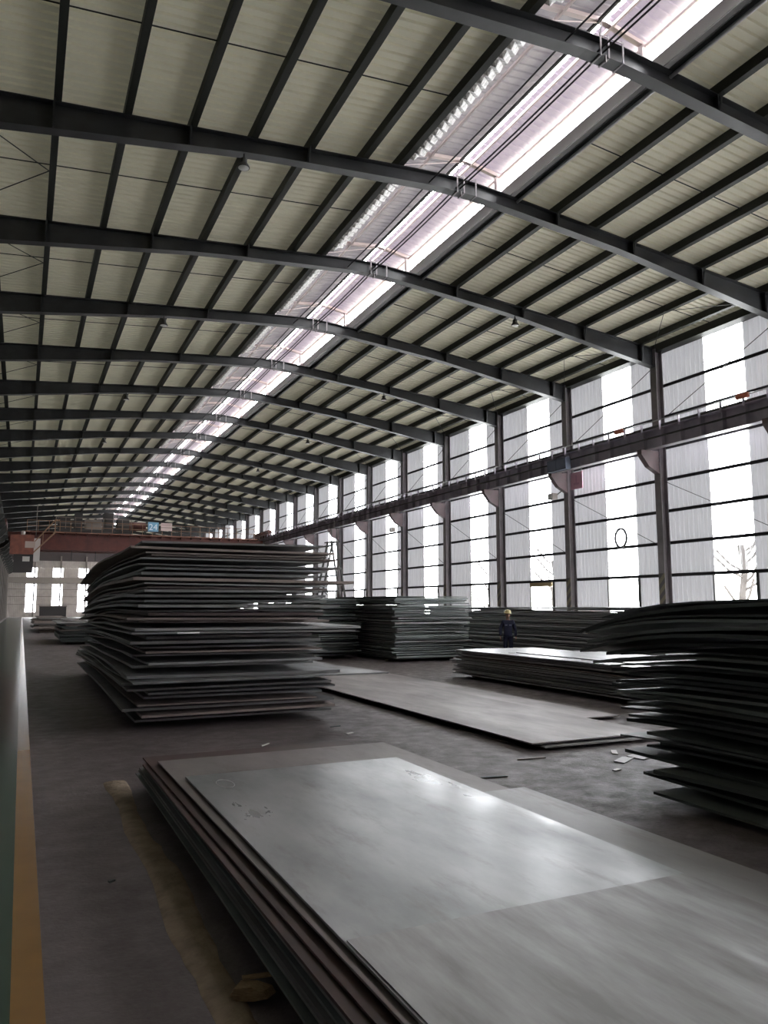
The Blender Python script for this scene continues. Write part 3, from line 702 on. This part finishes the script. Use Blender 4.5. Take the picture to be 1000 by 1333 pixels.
def stack(x0, x1, y0, y1, base, height, group, lab, tops, bot, mats, seed, jx=.15, jy=.2, amp=.018, tr=(.016, .032), droop=0, dy0=None, dy1=None,
          toplen=0, extra=None, bearers=True, ny=20, L=(3, 9), lean=0.0):
    r = random.Random(seed); G = 40
    GX, GY = np.meshgrid(np.linspace(x0 - .8, x1 + .8, 26), np.linspace(y0 - 1.2, y1 + 2.2, G), indexing='ij')
    env = np.full(GX.shape, -9.0); z = base; k = 0; N_est = max(4, int(height / .07)); made = []
    while True:
        t = r.uniform(*tr); fr_ = k / N_est
        ax0 = x0 + r.uniform(-jx, jx); ax1 = x1 + r.uniform(-jx, jx); ay0 = y0 + r.uniform(-jy, jy) + lean * fr_; ay1 = y1 + r.uniform(-jy, jy) + toplen * min(1, fr_) ** 2
        if extra and k in extra: e = extra[k]; ax0 += e.get('x0', 0); ax1 += e.get('x1', 0); ay0 += e.get('y0', 0); ay1 += e.get('y1', 0)
        w_ = waves(amp, seed * 100 + k, (max(4.5, L[0]), L[1])); A = droop * min(1, fr_)
        def f(X, Y, w_=w_, A=A):
            Zv = w_(X, Y)
            if A: Zv = Zv - A * np.clip((Y - dy0) / (dy1 - dy0), 0, 1.4) ** 2.6
            return Zv
        S = f(GX, GY); foot = (GX > ax0 - .1) & (GX < ax1 + .1) & (GY > ay0 - .1) & (GY < ay1 + .1)
        if k == 0: z = base - float(S[foot].min())
        else: z = float((env - S)[foot].max()) + .005
        if z + t > height and k > 2: break
        if extra and k in extra and 'gap' in extra[k]: z += 0
        env = np.where(foot, np.maximum(env, S + z + t), env)
        me, (ox, oy, oz) = plate_mesh(ax0, ax1, ay0, ay1, t, lambda X, Y: f(X, Y), mats[0] if r.random() > .22 or len(mats) < 2 else mats[1], 6, ny, r.uniform(-.006, .006))
        o = put('steel_plate', me, None, (ox, oy, oz + z)); tag(o, lab, 'steel plate', group); made.append(o)
        if extra and k in extra and 'l' in extra[k]: o['label'] = extra[k]['l']
        k += 1
    nt_ = 9 if len(made) > 20 else 4
    where = lab.split(' plate ', 1)[1] if ' plate ' in lab else lab; what = lab.split(' plate ', 1)[0]
    for i in range(nt_):
        if len(made) > 2 * nt_ and 'jutting' not in made[-1 - i]['label'] and 'pushed' not in made[-1 - i]['label']: made[-1 - i]['label'] = '%s plate %s, %s from the top' % (what, where, ORD[i])
        if i < nt_ - 3 and len(made) > 2 * nt_ and 'jutting' not in made[i]['label'] and 'pushed' not in made[i]['label']: made[i]['label'] = '%s plate %s, %s from the bottom' % (what, where, ORD[i])
    for q in made:
        if q['label'] == lab: q['label'] = lab.replace(' inside ', ' at mid height of ').replace(' in the ', ' at mid height of the ')
    for i, l in enumerate(tops): made[-1 - i]['label'] = l
    if bot: made[0]['label'] = bot
    return made

def bearers(x0, x1, ys, h, lab, grp):
    for y in ys:
        o = MB().box((x0, y - .07, 0), (x1, y + .07, h)).build('timber_bearer', MT['timber']); tag(o, lab, 'timber', grp)

def top_of(ps): return max((o.location.z + max(v.co.z for v in o.data.vertices)) for o in ps[-2:]) + .002
# --- tall stack left of centre
ex = {}
rs = random.Random(5)
TALL = stack(1.72, 4.90, 13.0, 24.4, .09, EYE + 1.13, 'plates of the tall stack left of centre', 'dark wavy steel plate inside the tall stack left of centre',
      ['topmost dark plate of the tall stack left of centre', 'dark plate just under the top one of the tall stack'], 'lowest dark plate of the tall stack left of centre',
      [MT['plate'], MT['plate_rust']], 11, jx=.20, jy=.28, amp=.015, tr=(.024, .050), droop=.42, dy0=16.5, dy1=24.5,
      extra={2: dict(y0=-.35, l='plate pushed forward near the foot of the tall stack'), 5: dict(y0=-.3, l='plate pushed forward a little above the foot of the tall stack'),
             8: dict(y0=-.5, x1=.85, x0=-.2, l='long plate jutting out right, low in the tall stack'), 9: dict(x1=.35), 11: dict(y0=-.4, x0=.25, l='plate pushed forward in the lower half of the tall stack'),
             15: dict(y0=-.5, l='wide plate pushed forward at mid height of the tall stack'), 17: dict(y0=-.35, x1=.2), 18: dict(x1=.75, y0=-.35, l='plate jutting out right at mid height of the tall stack'), 19: dict(x1=.3),
             26: dict(y0=-.2), 29: dict(x1=.75, l='plate jutting right near the top of the tall stack'), 32: dict(x1=.3)}, L=(6, 12))
bearers(1.9, 4.7, (14.2, 16.5, 19.0, 21.5, 23.6), .085, 'dark timber under the tall plate stack left of centre', 'timbers under the tall stack')
print('tall', len(TALL))
# --- middle distance stacks
S4 = stack(11.9, 14.9, 24.5, 35.5, .10, EYE + .42, 'plates of the greenish stack in the middle distance', 'greenish dark steel plate in the stack below the left windows',
      ['topmost plate of the greenish middle distance stack'], 'lowest plate of the greenish middle distance stack', [MT['plate_green'], MT['plate']], 21, jx=.10, jy=.2, amp=.008, tr=(.03, .055))
S4b = stack(10.0, 11.55, 27.0, 35.0, .10, EYE + .30, 'plates of the dark narrow stack behind the tall stack', 'blackish steel plate in the narrow stack right behind the tall stack',
      ['topmost plate of the dark narrow stack behind the tall stack'], None, [MT['plate_black'], MT['plate_green']], 22, jx=.1, jy=.3, amp=.01, tr=(.03, .06))
bearers(12.0, 14.8, (25.5, 28, 31, 34.5), .095, 'dark timber under the greenish middle distance stack', 'timbers under the greenish stack')
bearers(10.1, 11.4, (28, 31, 34), .095, 'dark timber under the narrow stack behind the tall one', 'timbers under the narrow stack')
# --- long low stack along the wall behind the worker
S5 = stack(17.1, 20.3, 17.2, 31.6,   .10, EYE + .02, 'plates of the long stack behind the worker', 'grey green steel plate in the long stack behind the worker',
      ['topmost plate of the long stack behind the worker'], 'lowest plate of the long stack behind the worker', [MT['plate_light'], MT['plate_green']], 31, jx=.1, jy=.35, amp=.008, tr=(.03, .055))
bearers(17.3, 20.1, (18.4, 21.5, 24.5, 27.6, 30.6), .095, 'dark timber under the long stack behind the worker', 'timbers under the long stack')
# --- white topped pile
S6 = stack(11.05, 13.55, 9.2, 18.9, .10, .765, 'plates of the low pile in front of the worker', 'dark steel plate under the bright top of the low pile',
      [], 'lowest plate of the bright topped low pile', [MT['plate_light'], MT['plate_rust']], 41, jx=.12, jy=.2, amp=.005, tr=(.018, .032), L=(5, 12))
bearers(11.2, 13.4, (10, 12.8, 15.6, 18.2), .095, 'dark timber under the bright topped low pile', 'timbers under the low pile')
me, lc = plate_mesh(10.95, 13.5, 9.0, 18.7, .018, lambda X, Y: 0 * X, MT['clean'], 2, 6)
o = put('steel_plate', me, None, (lc[0], lc[1], top_of(S6))); tag(o, 'bright white looking plate topping the low pile before the worker', 'steel plate', 'pale plates')
me, lc = plate_mesh(11.5, 13.75, 8.9, 16.6, .018, lambda X, Y: 0 * X, MT['clean'], 2, 6)
o = put('steel_plate', me, None, (lc[0], lc[1], top_of(S6) + .021)); tag(o, 'second bright plate lying offset on top of the low pile', 'steel plate', 'pale plates')
# --- big dark stack at the right
S7 = stack(6.35, 9.4, -2.2, 6.75, .07, EYE + .13, 'plates of the big black stack at the right edge', 'blackish steel plate inside the big stack at the right edge',
      ['topmost plate of the big black stack at the right edge', 'plate just under the top one of the big right stack'], 'lowest plate of the big black stack at the right edge',
      [MT['plate_black'], MT['plate_green']], 51, jx=.14, jy=.30, amp=.016, tr=(.02, .04), droop=.40, dy0=5.4, dy1=8.0, toplen=1.1, L=(3, 8), ny=20, extra={0: dict(x0=-.5, y1=-.5), 1: dict(x0=-.45, y1=-.4), 2: dict(x0=-.3, y1=-.2)})
bearers(6.6, 9.2, (-1.5, 1, 3.6, 6.0), .065, 'dark timber under the big black stack at the right', 'timbers under the right stack')
print('S', len(S4), len(S4b), len(S5), len(S6), len(S7))
# --- far piles on the left
S8 = stack(1.9, 5.6, 42.5, 50, .15, 1.08, 'plates of the far pile beside the walkway', 'dark steel plate in the far pile beside the walkway', [], None, [MT['plate_black'], MT['plate_rust']], 61, jx=.2, jy=.3, amp=.006, tr=(.03, .06))
bearers(2.2, 5.3, (43.2, 46, 49), .14, 'dark timber under the far pile beside the walkway', 'timbers under the far pile')
me, lc = plate_mesh(1.7, 5.9, 42.2, 50.2, .05, lambda X, Y: 0 * X, MT['clean_dull'], 2, 4); o = put('steel_plate', me, None, (lc[0], lc[1], top_of(S8))); tag(o, 'pale grey plate topping the far pile beside the walkway', 'steel plate', 'pale plates')
me, lc = plate_mesh(2.2, 6.2, 44.5, 52, .06, lambda X, Y: 0 * X, MT['clean_beige'], 2, 4); o = put('steel_plate', me, None, (lc[0], lc[1], top_of(S8) + .053)); tag(o, 'beige plate lying set back on the far pile beside the walkway', 'steel plate', 'pale plates')
S9 = stack(1.0, 3.2, 62, 70, .2, 1.2, 'plates of the farthest small pile', 'dull steel plate in the farthest small pile', [], None, [MT['plate_rust'], MT['plate']], 71, jx=.3, jy=.3, amp=.01, tr=(.05, .09))
bearers(1.3, 3.0, (63, 66, 69), .19, 'timber under the farthest small pile', 'timbers under the farthest pile')
cb1 = empty('steel_coil_crate', (1.5, 76, 0), 'small dark crate standing at the far end beside the walkway', 'crate')
MB().box((0, 0, .1), (2.2, 1.8, 1.9)).box((.1, 0, 0), (.3, 1.8, .1)).box((1.9, 0, 0), (2.1, 1.8, .1)).build('crate_body', MT['dark'], cb1); MB().box((-.05, -.05, 1.9), (2.25, 1.85, 2.0)).build('lid', MT['rail_grey'], cb1)
cb2 = empty('steel_coil_crate', (5.4, 76, 0), 'second dark crate at the far end, right of the first', 'crate')
MB().box((0, 0, .1), (2.0, 1.8, 1.65)).box((.1, 0, 0), (.3, 1.8, .1)).box((1.7, 0, 0), (1.9, 1.8, .1)).build('crate_body', MT['dark'], cb2); MB().box((-.05, -.05, 1.65), (2.05, 1.85, 1.75)).build('lid', MT['rail_grey'], cb2)

# --- single plates lying on the middle of the floor
def lone(x0, x1, y0, y1, z, t, m, lab, rot=0, amp=.0, grp='pale plates', nx=4, ny=10, seed=1):
    w_ = waves(amp, seed, (5, 12)) if amp else (lambda X, Y: 0 * X)
    me, lc = plate_mesh(x0, x1, y0, y1, t, w_, m, nx, ny, rot); o = put('steel_plate', me, None, (lc[0], lc[1], z)); return tag(o, lab, 'steel plate', grp)
lone(6.50, 8.55, 8.75, 20.6, .042, .020, MT['clean_dull'], 'lower pale plate of the pair lying on the floor in the centre')
bearers(6.7, 8.5, (9.6, 13, 16.5, 19.8), .041, 'thin timber under the pale plates in the centre of the floor', 'timbers under the centre plates')
lone(6.36, 8.62, 8.85, 21.0, .085, .020, MT['clean_beige'], 'upper beige grey plate lying on the floor in the centre', seed=3)
for y in (9.8, 13.2, 16.7, 20):
    o = MB().box((6.7, y - .04, .063), (8.5, y + .04, .084)).build('timber_lath', MT['timber']); tag(o, 'thin lath between the two pale plates in the centre', 'timber', 'laths between centre plates')
lone(8.72, 9.55, 10.7, 21.6, .042, .02, MT['clean_beige'], 'narrow pale plate on the floor right of the centre pair')

bearers(8.78, 9.5, (11.5, 14.5, 17.5, 20.8), .041, 'thin timber under the narrow pale plate in the centre', 'timbers under the narrow plate')
# --- foreground pile
FP = []
bearers(1.45, 3.7, (-.5, 1.2, 3.0, 5.0, 6.8, 8.4), .15, 'dark timber under the foreground plate pile', 'timbers under the foreground pile')
zc = .151
names = ['lowest', 'second lowest', 'third lowest', 'fourth lowest', 'fifth lowest', 'sixth lowest', 'seventh lowest']
for k in range(7):
    r_ = random.Random(80 + k); x0 = 1.21 + .016 * k + r_.uniform(-.012, .012)
    lone(x0, 3.75 + r_.uniform(-.04, .04), -1.2 + r_.uniform(-.2, .2), 8.85 - .05 * k + r_.uniform(-.05, .05), zc, .014, MT['plate'] if k % 3 else MT['plate_green'],
         '%s dark plate edge of the foreground pile' % names[k], rot=r_.uniform(-.002, .002), grp='dark lower plates of the foreground pile'); zc += .022 + (.03 if k == 0 else 0)
lone(1.235, 3.7, -1.0, 8.35, zc + .004, .016, MT['brown_plate'], 'red brown primed plate ledge under the bright foreground plates', rot=.008, grp='upper plates of the foreground pile'); zc += .022
lone(1.28, 3.6, 1.0, 8.62, zc + .004, .014, MT['brown_plate'], 'short red brown plate with corner sticking out behind the foreground pile', rot=.012, grp='upper plates of the foreground pile'); zc += .02
ZP = .398
for y in (-.2, 2.2, 4.6, 6.9):
    o = MB().box((1.55, y - .05, zc + .0), (3.6, y + .05, ZP)).build('timber_lath', MT['timber']); tag(o, 'lath under the bright upper plates of the foreground pile', 'timber', 'laths in the foreground pile')
lone(1.36, 3.86, -1.3, 8.15, ZP + .001, .012, MT['clean_beige'], 'beige grey plate whose back edge shows behind the bright foreground plate', rot=.010, grp='upper plates of the foreground pile')
lone(1.80, 3.95, -1.3, 5.62, ZP + .014, .012, MT['clean_dull'], 'pale plate sticking out to the right of the big foreground plate', grp='upper plates of the foreground pile')
lone(1.405, 3.50, -1.4, 7.18, ZP + .027, .014, MT['clean'], 'big pale grey plate on top of the foreground pile', grp='upper plates of the foreground pile', nx=8, ny=30, amp=.0)
lone(1.415, 3.49, -1.45, 3.42, ZP + .042, .006, mat('streaky_grey_rolled_steel', (.30, .295, .292), .34, metal=.35, col2=(.19, .18, .177), scale=2.2, stretch=(2.6, .5, 1), rough2=.45, contrast=(.36, .64)), 'streaky thinner plate lying nearest the camera on the big pale plate', grp='upper plates of the foreground pile')
print('ZP', ZP)
ring = MB().tube([(1.66 + .07 * math.cos(a), 6.75 + .16 * math.sin(a), ZP + .0425) for a in np.linspace(0, 6.28, 24, endpoint=False)], .0025, 4, True).build('chalk_ring', flat('white_chalk', (.75, .75, .75))); tag(ring, 'small white chalk ring drawn on the back left corner of the foreground plate', 'marking')

# dirt strip beside the pile
vs = []; fs = []; nn = 60; r_ = random.Random(3)
for i in range(nn + 1):
    y = -1.0 + 10.3 * i / nn; x0 = .90 + .02 * math.sin(i * .5) + r_.uniform(-.01, .01) + .004 * y; x1 = 1.13 + .03 * math.sin(i * .33 + 1) + r_.uniform(-.015, .015)
    for j, (fx, h) in enumerate(((0, .0), (.12, .014), (.5, .024), (.88, .016), (1, 0))): vs.append((x0 + (x1 - x0) * fx, y, .001 + h * r_.uniform(.8, 1.1)))
for i in range(nn):
    for j in range(4): fs.append((5*i+j, 5*i+j+1, 5*i+5+j+1, 5*i+5+j))
ds = MB().add(vs, fs).build('dirt_strip', MT['dirt'], None, True); tag(ds, 'sandy brown strip of dirt on the floor left of the foreground pile', 'dirt', None, 'stuff')
wbk = empty('wood_block', (1.08, 4.02, .02), 'pale splintered wood block on the floor beside the foreground pile', 'wood')
b = MB(); prof = [(0, .02), (.02, .055), (.10, .065), (.17, .05), (.19, .015), (.12, 0), (.03, 0)]
b.extrude(prof, lambda x, z: (x - .03, -.06 + .03 * z, z + .003), lambda x, z: (x * 1.1 - .02, .05 - .2 * x, z * .9 + .003)); b.build('block', MT['block'], wbk).rotation_euler = (0, 0, -.5)
MB().box((.02, .0, .068), (.20, .035, .078)).build('splinter', MT['block'], wbk).rotation_euler = (0, .02, -.1)

# floor debris
def scrapf(x, y, lx, ly, rot, m, lab, name='metal_offcut', h=.012):
    b = MB().extrude([(-lx/2, -ly/2), (lx/2, -ly*.4), (lx*.46, ly/2), (-lx*.4, ly*.45)], lambda u, v: (u, v, 0), lambda u, v: (u, v, h)); o = b.build(name, m, None, loc=(x, y, .001)); o.rotation_euler = (0, 0, rot); tag(o, lab, 'offcut', 'scraps on the floor')
def fpx(px, py):       # floor point seen at a reference pixel (used only to look up coordinates)
    d = Vector((px - 500, -(py - 666.5), 1000.0)); wd = _R @ d; s = -EYE / wd.z; return wd.x * s, wd.y * s
for px, py, lx, ly, rot, m, lab, nm in [
    (691, 988, .42, .05, -.1, 'plate_rust', 'dark offcut bar lying before the centre plates', 'metal_offcut'), (642, 1012, .34, .07, -.2, 'plate_black', 'black offcut near the right corner of the foreground pile', 'metal_offcut'),
    (633, 959, .10, 1.5, .1, 'clean_beige', 'long narrow strip on the floor left of the centre plates', 'metal_strip'), (812, 990, .40, .16, .5, 'clean_dull', 'pale scrap sheet at the foot of the right stack', 'metal_offcut'),
    (800, 980, .3, .08, .9, 'scrap', 'thin pale scrap beside the right stack foot', 'metal_offcut'), (838, 984, .55, .28, .35, 'clean_dull', 'larger pale scrap sheet tucked by the right stack', 'metal_offcut'),
    (803, 1003, .12, .06, .2, 'scrap', 'tiny white scrap before the right stack', 'metal_offcut'), (345, 970, .22, .03, .8, 'scrap', 'thin white sliver on the floor behind the foreground pile', 'metal_offcut'),
    (436, 946, .2, .05, .2, 'plate_black', 'small dark scrap right of the tall stack', 'metal_offcut'), (408, 938, .25, .06, -.6, 'plate_rust', 'small rusty scrap at the foot of the tall stack', 'metal_offcut'),
    (455, 955, .16, .05, .5, 'scrap', 'small pale scrap right of the tall stack', 'metal_offcut'), (145, 1148, .05, .03, .5, 'plate_black', 'tiny dark crumb on the floor left of the dirt strip', 'metal_offcut')]:
    x, y = fpx(px, py); scrapf(x, y, lx, ly, rot, MT[m], lab, nm)
tp = min(TALL, key=lambda o: abs(o.location.z - (EYE - .62))); ty = tp.location.y + min(v.co.y for v in tp.data.vertices)
tx = 2.2; vz = min((v.co for v in tp.data.vertices if v.co.y < 0), key=lambda c: abs(c.x + tp.location.x - 2.4) + abs(c.y + tp.location.y - ty)).z
tg = MB().box((2.25, ty - .012, tp.location.z + vz), (2.6, ty + .01, tp.location.z + vz + .026)).build('paper_tag', flat('white_tag', (.8, .8, .78))); tag(tg, 'thin white tag on the front of the tall stack', 'tag')

# ================================================================== ACCESS LADDER behind the stacks
ld = empty('access_ladder', (15.6, 40.5, 0), 'tall dark steel A-frame ladder standing behind the tall stack', 'ladder')
b = MB()
for yy in (-.4, .4):
    b.bar((-1.1, yy, 0), (.0, yy, 5.5), .09); b.bar((1.2, yy, 0), (.25, yy, 5.5), .09)
    b.bar((.25, yy, 5.5), (.25, yy, 6.3), .05)
b.build('side_rail', MT['steel_dark'], ld)
for k in range(13):
    t_ = (k + .5) / 13; x = -1.1 + 1.1 * t_; MB().bar((x, -.4, 5.5 * t_), (x, .4, 5.5 * t_), .05).build('rung', MT['steel_dark'], ld)
MB().box((-.15, -.5, 5.5), (.4, .5, 5.56)).build('platform', MT['steel_dark'], ld)
MB().bar((-.8, -.4, 1.5), (.95, -.4, 1.5), .05).bar((-.55, -.4, 2.8), (.7, -.4, 2.8), .05).bar((-.55, -.4, 2.8), (.95, -.4, 1.5), .04).build('cross_brace', MT['steel_dark'], ld)

# ================================================================== WORKER
WK = Vector((15.75, 23.2, 0))
def skin_body(name, chains, m, parent, sub=2, root=0):
    verts = []; edges = []; rad = []; key = {}
    for ch in chains:
        prev = None
        for (p, r) in ch:
            kk = tuple(round(c, 3) for c in p)
            if kk not in key: key[kk] = len(verts); verts.append(p); rad.append(r)
            i = key[kk]
            if prev is not None and i != prev: edges.append((prev, i))
            prev = i
    me = bpy.data.meshes.new(name); me.from_pydata(verts, edges, []); me.update(); me.materials.append(m)
    o = bpy.data.objects.new(name, me); COL.objects.link(o); o.parent = parent
    sk = o.modifiers.new('skin', 'SKIN'); sk.use_smooth_shade = True
    for i, v in enumerate(me.skin_vertices[0].data):
        r = rad[i]; v.radius = r if isinstance(r, tuple) else (r, r); v.use_root = (i == root)
    ss = o.modifiers.new('sub', 'SUBSURF'); ss.levels = sub; ss.render_levels = sub
    return o
wkr = empty('person', tuple(WK), 'worker in dark navy workwear and pale yellow hard hat standing before the long stack', 'person')
navy = mat('navy_work_cloth', (.030, .034, .075), .85, col2=(.02, .022, .05), scale=9)
skinm = flat('worker_skin', (.45, .27, .19), .6)
cen = (0, 0, .98)
arms = []
def arm(s):
    sh = (s * .17, 0, 1.40); el = (s * .265, .03, 1.12); wr_ = (s * .27, -.05, .88); return sh, el, wr_
body = [[(cen, (.12, .09)), ((0, 0, 1.15), (.13, .095)), ((0, 0, 1.33), (.155, .10)), ((0, 0, 1.44), (.07, .07)), ((0, -.005, 1.52), (.052, .055)), ((0, -.012, 1.585), (.068, .082)), ((0, -.012, 1.66), (.075, .094)), ((0, -.005, 1.72), (.06, .075))]]
for s in (-1, 1):
    sh, el, wr_ = arm(s)
    body.append([((0, 0, 1.33), (.155, .10)), (sh, .055), (el, .042), (wr_, .027), ((s * .272, -.075, .80), (.038, .02))])
    hip = (s * .09, 0, .90); body.append([(cen, (.12, .09)), (hip, .066), ((s * .10, -.015, .50), .058), ((s * .105, .02, .10), .042), ((s * .11, -.03, .05), .04), ((s * .115, -.12, .035), .032)])
    for q, (dx, L_) in enumerate(((-.026, .07), (-.009, .08), (.009, .075), (.025, .06))):
        body.append([((s * .272, -.075, .80), (.038, .02)), ((s * .272, -.075 + dx, .77), .010), ((s * (.268), -.080 + dx, .77 - L_ * .55), .009), ((s * (.258), -.084 + dx, .77 - L_), .008)])
    body.append([((s * .272, -.075, .80), (.038, .02)), ((s * .262, -.115, .79), .010), ((s * .25, -.13, .755), .009)])
bo = skin_body('body', body, skinm, wkr, 2)
jk = [[((0, 0, .82), (.165, .13)), ((0, 0, .93), (.168, .128)), ((0, 0, 1.05), (.16, .12)), ((0, 0, 1.18), (.155, .115)), ((0, 0, 1.33), (.18, .122)), ((0, 0, 1.435), (.085, .085)), ((0, 0, 1.475), (.07, .07))]]
for s in (-1, 1):
    sh, el, wr_ = arm(s); jk.append([((0, 0, 1.33), (.18, .122)), (sh, .078), (el, .062), (wr_, .048)])
skin_body('jacket', jk, navy, bo, 2)
ts = [[((0, 0, .95), (.155, .115)), ((0, 0, .88), (.158, .12))]]
for s in (-1, 1): ts.append([((0, 0, .95), (.155, .115)), ((s * .09, 0, .86), .10), ((s * .10, -.015, .50), .077), ((s * .105, .015, .12), .066)])
skin_body('trousers', ts, navy, bo, 2)
for s in (-1, 1):
    MB().lathe([(.050, 0), (.056, .02), (.052, .10), (.045, .14)], (s * .105, .015, 0), 12).extrude([(-.05, 0), (.05, 0), (.045, .06), (.0, .08), (-.045, .06)], lambda u, v, s=s: (s * .11 + u, .03, v), lambda u, v, s=s: (s * .115 + u * .8, -.17, v * .7)).build('boot', MT['dark'], bo)
hm = flat('pale_yellow_hard_hat', (.62, .50, .24), .35)
MB().lathe([(.145, 1.690), (.142, 1.700), (.122, 1.703), (.118, 1.75), (.105, 1.79), (.07, 1.82), (.02, 1.832)], (0, -.005, 0), 20).extrude([(-.09, 0), (.09, 0), (.05, .0), (-.05, .0)], lambda u, v: (u, -.11, 1.695 + v), lambda u, v: (u * .6, -.19, 1.685 + v)).build('hard_hat', hm, bo, True)
face = MB()
face.extrude([(-.014, 0), (.014, 0), (.006, .045), (-.006, .045)], lambda u, v: (u, -.095, 1.585 + v), lambda u, v: (u * .5, -.122, 1.588 + v * .5)); face.build('nose', skinm, bo)
for s in (-1, 1):
    MB().lathe([(.003, -.009), (.010, -.004), (.010, .004), (.003, .009)], (s * .028, -.094, 1.637), 8).build('eye', MT['dark'], bo)
    MB().lathe([(.006, -.03), (.014, -.01), (.016, .012), (.008, .03)], (s * .082, 0, 1.625), 8).build('ear', skinm, bo)
MB().box((-.022, -.1, 1.562), (.022, -.092, 1.568)).build('mouth', flat('lips', (.3, .12, .1)), bo)
MB().box((-.12, -.135, 1.26), (-.03, -.128, 1.30)).box((.03, -.135, 1.26), (.12, -.128, 1.30)).build('jacket_trim', flat('pale_piping', (.25, .27, .36)), bo)
wkr.rotation_euler = (0, 0, math.radians(-28))
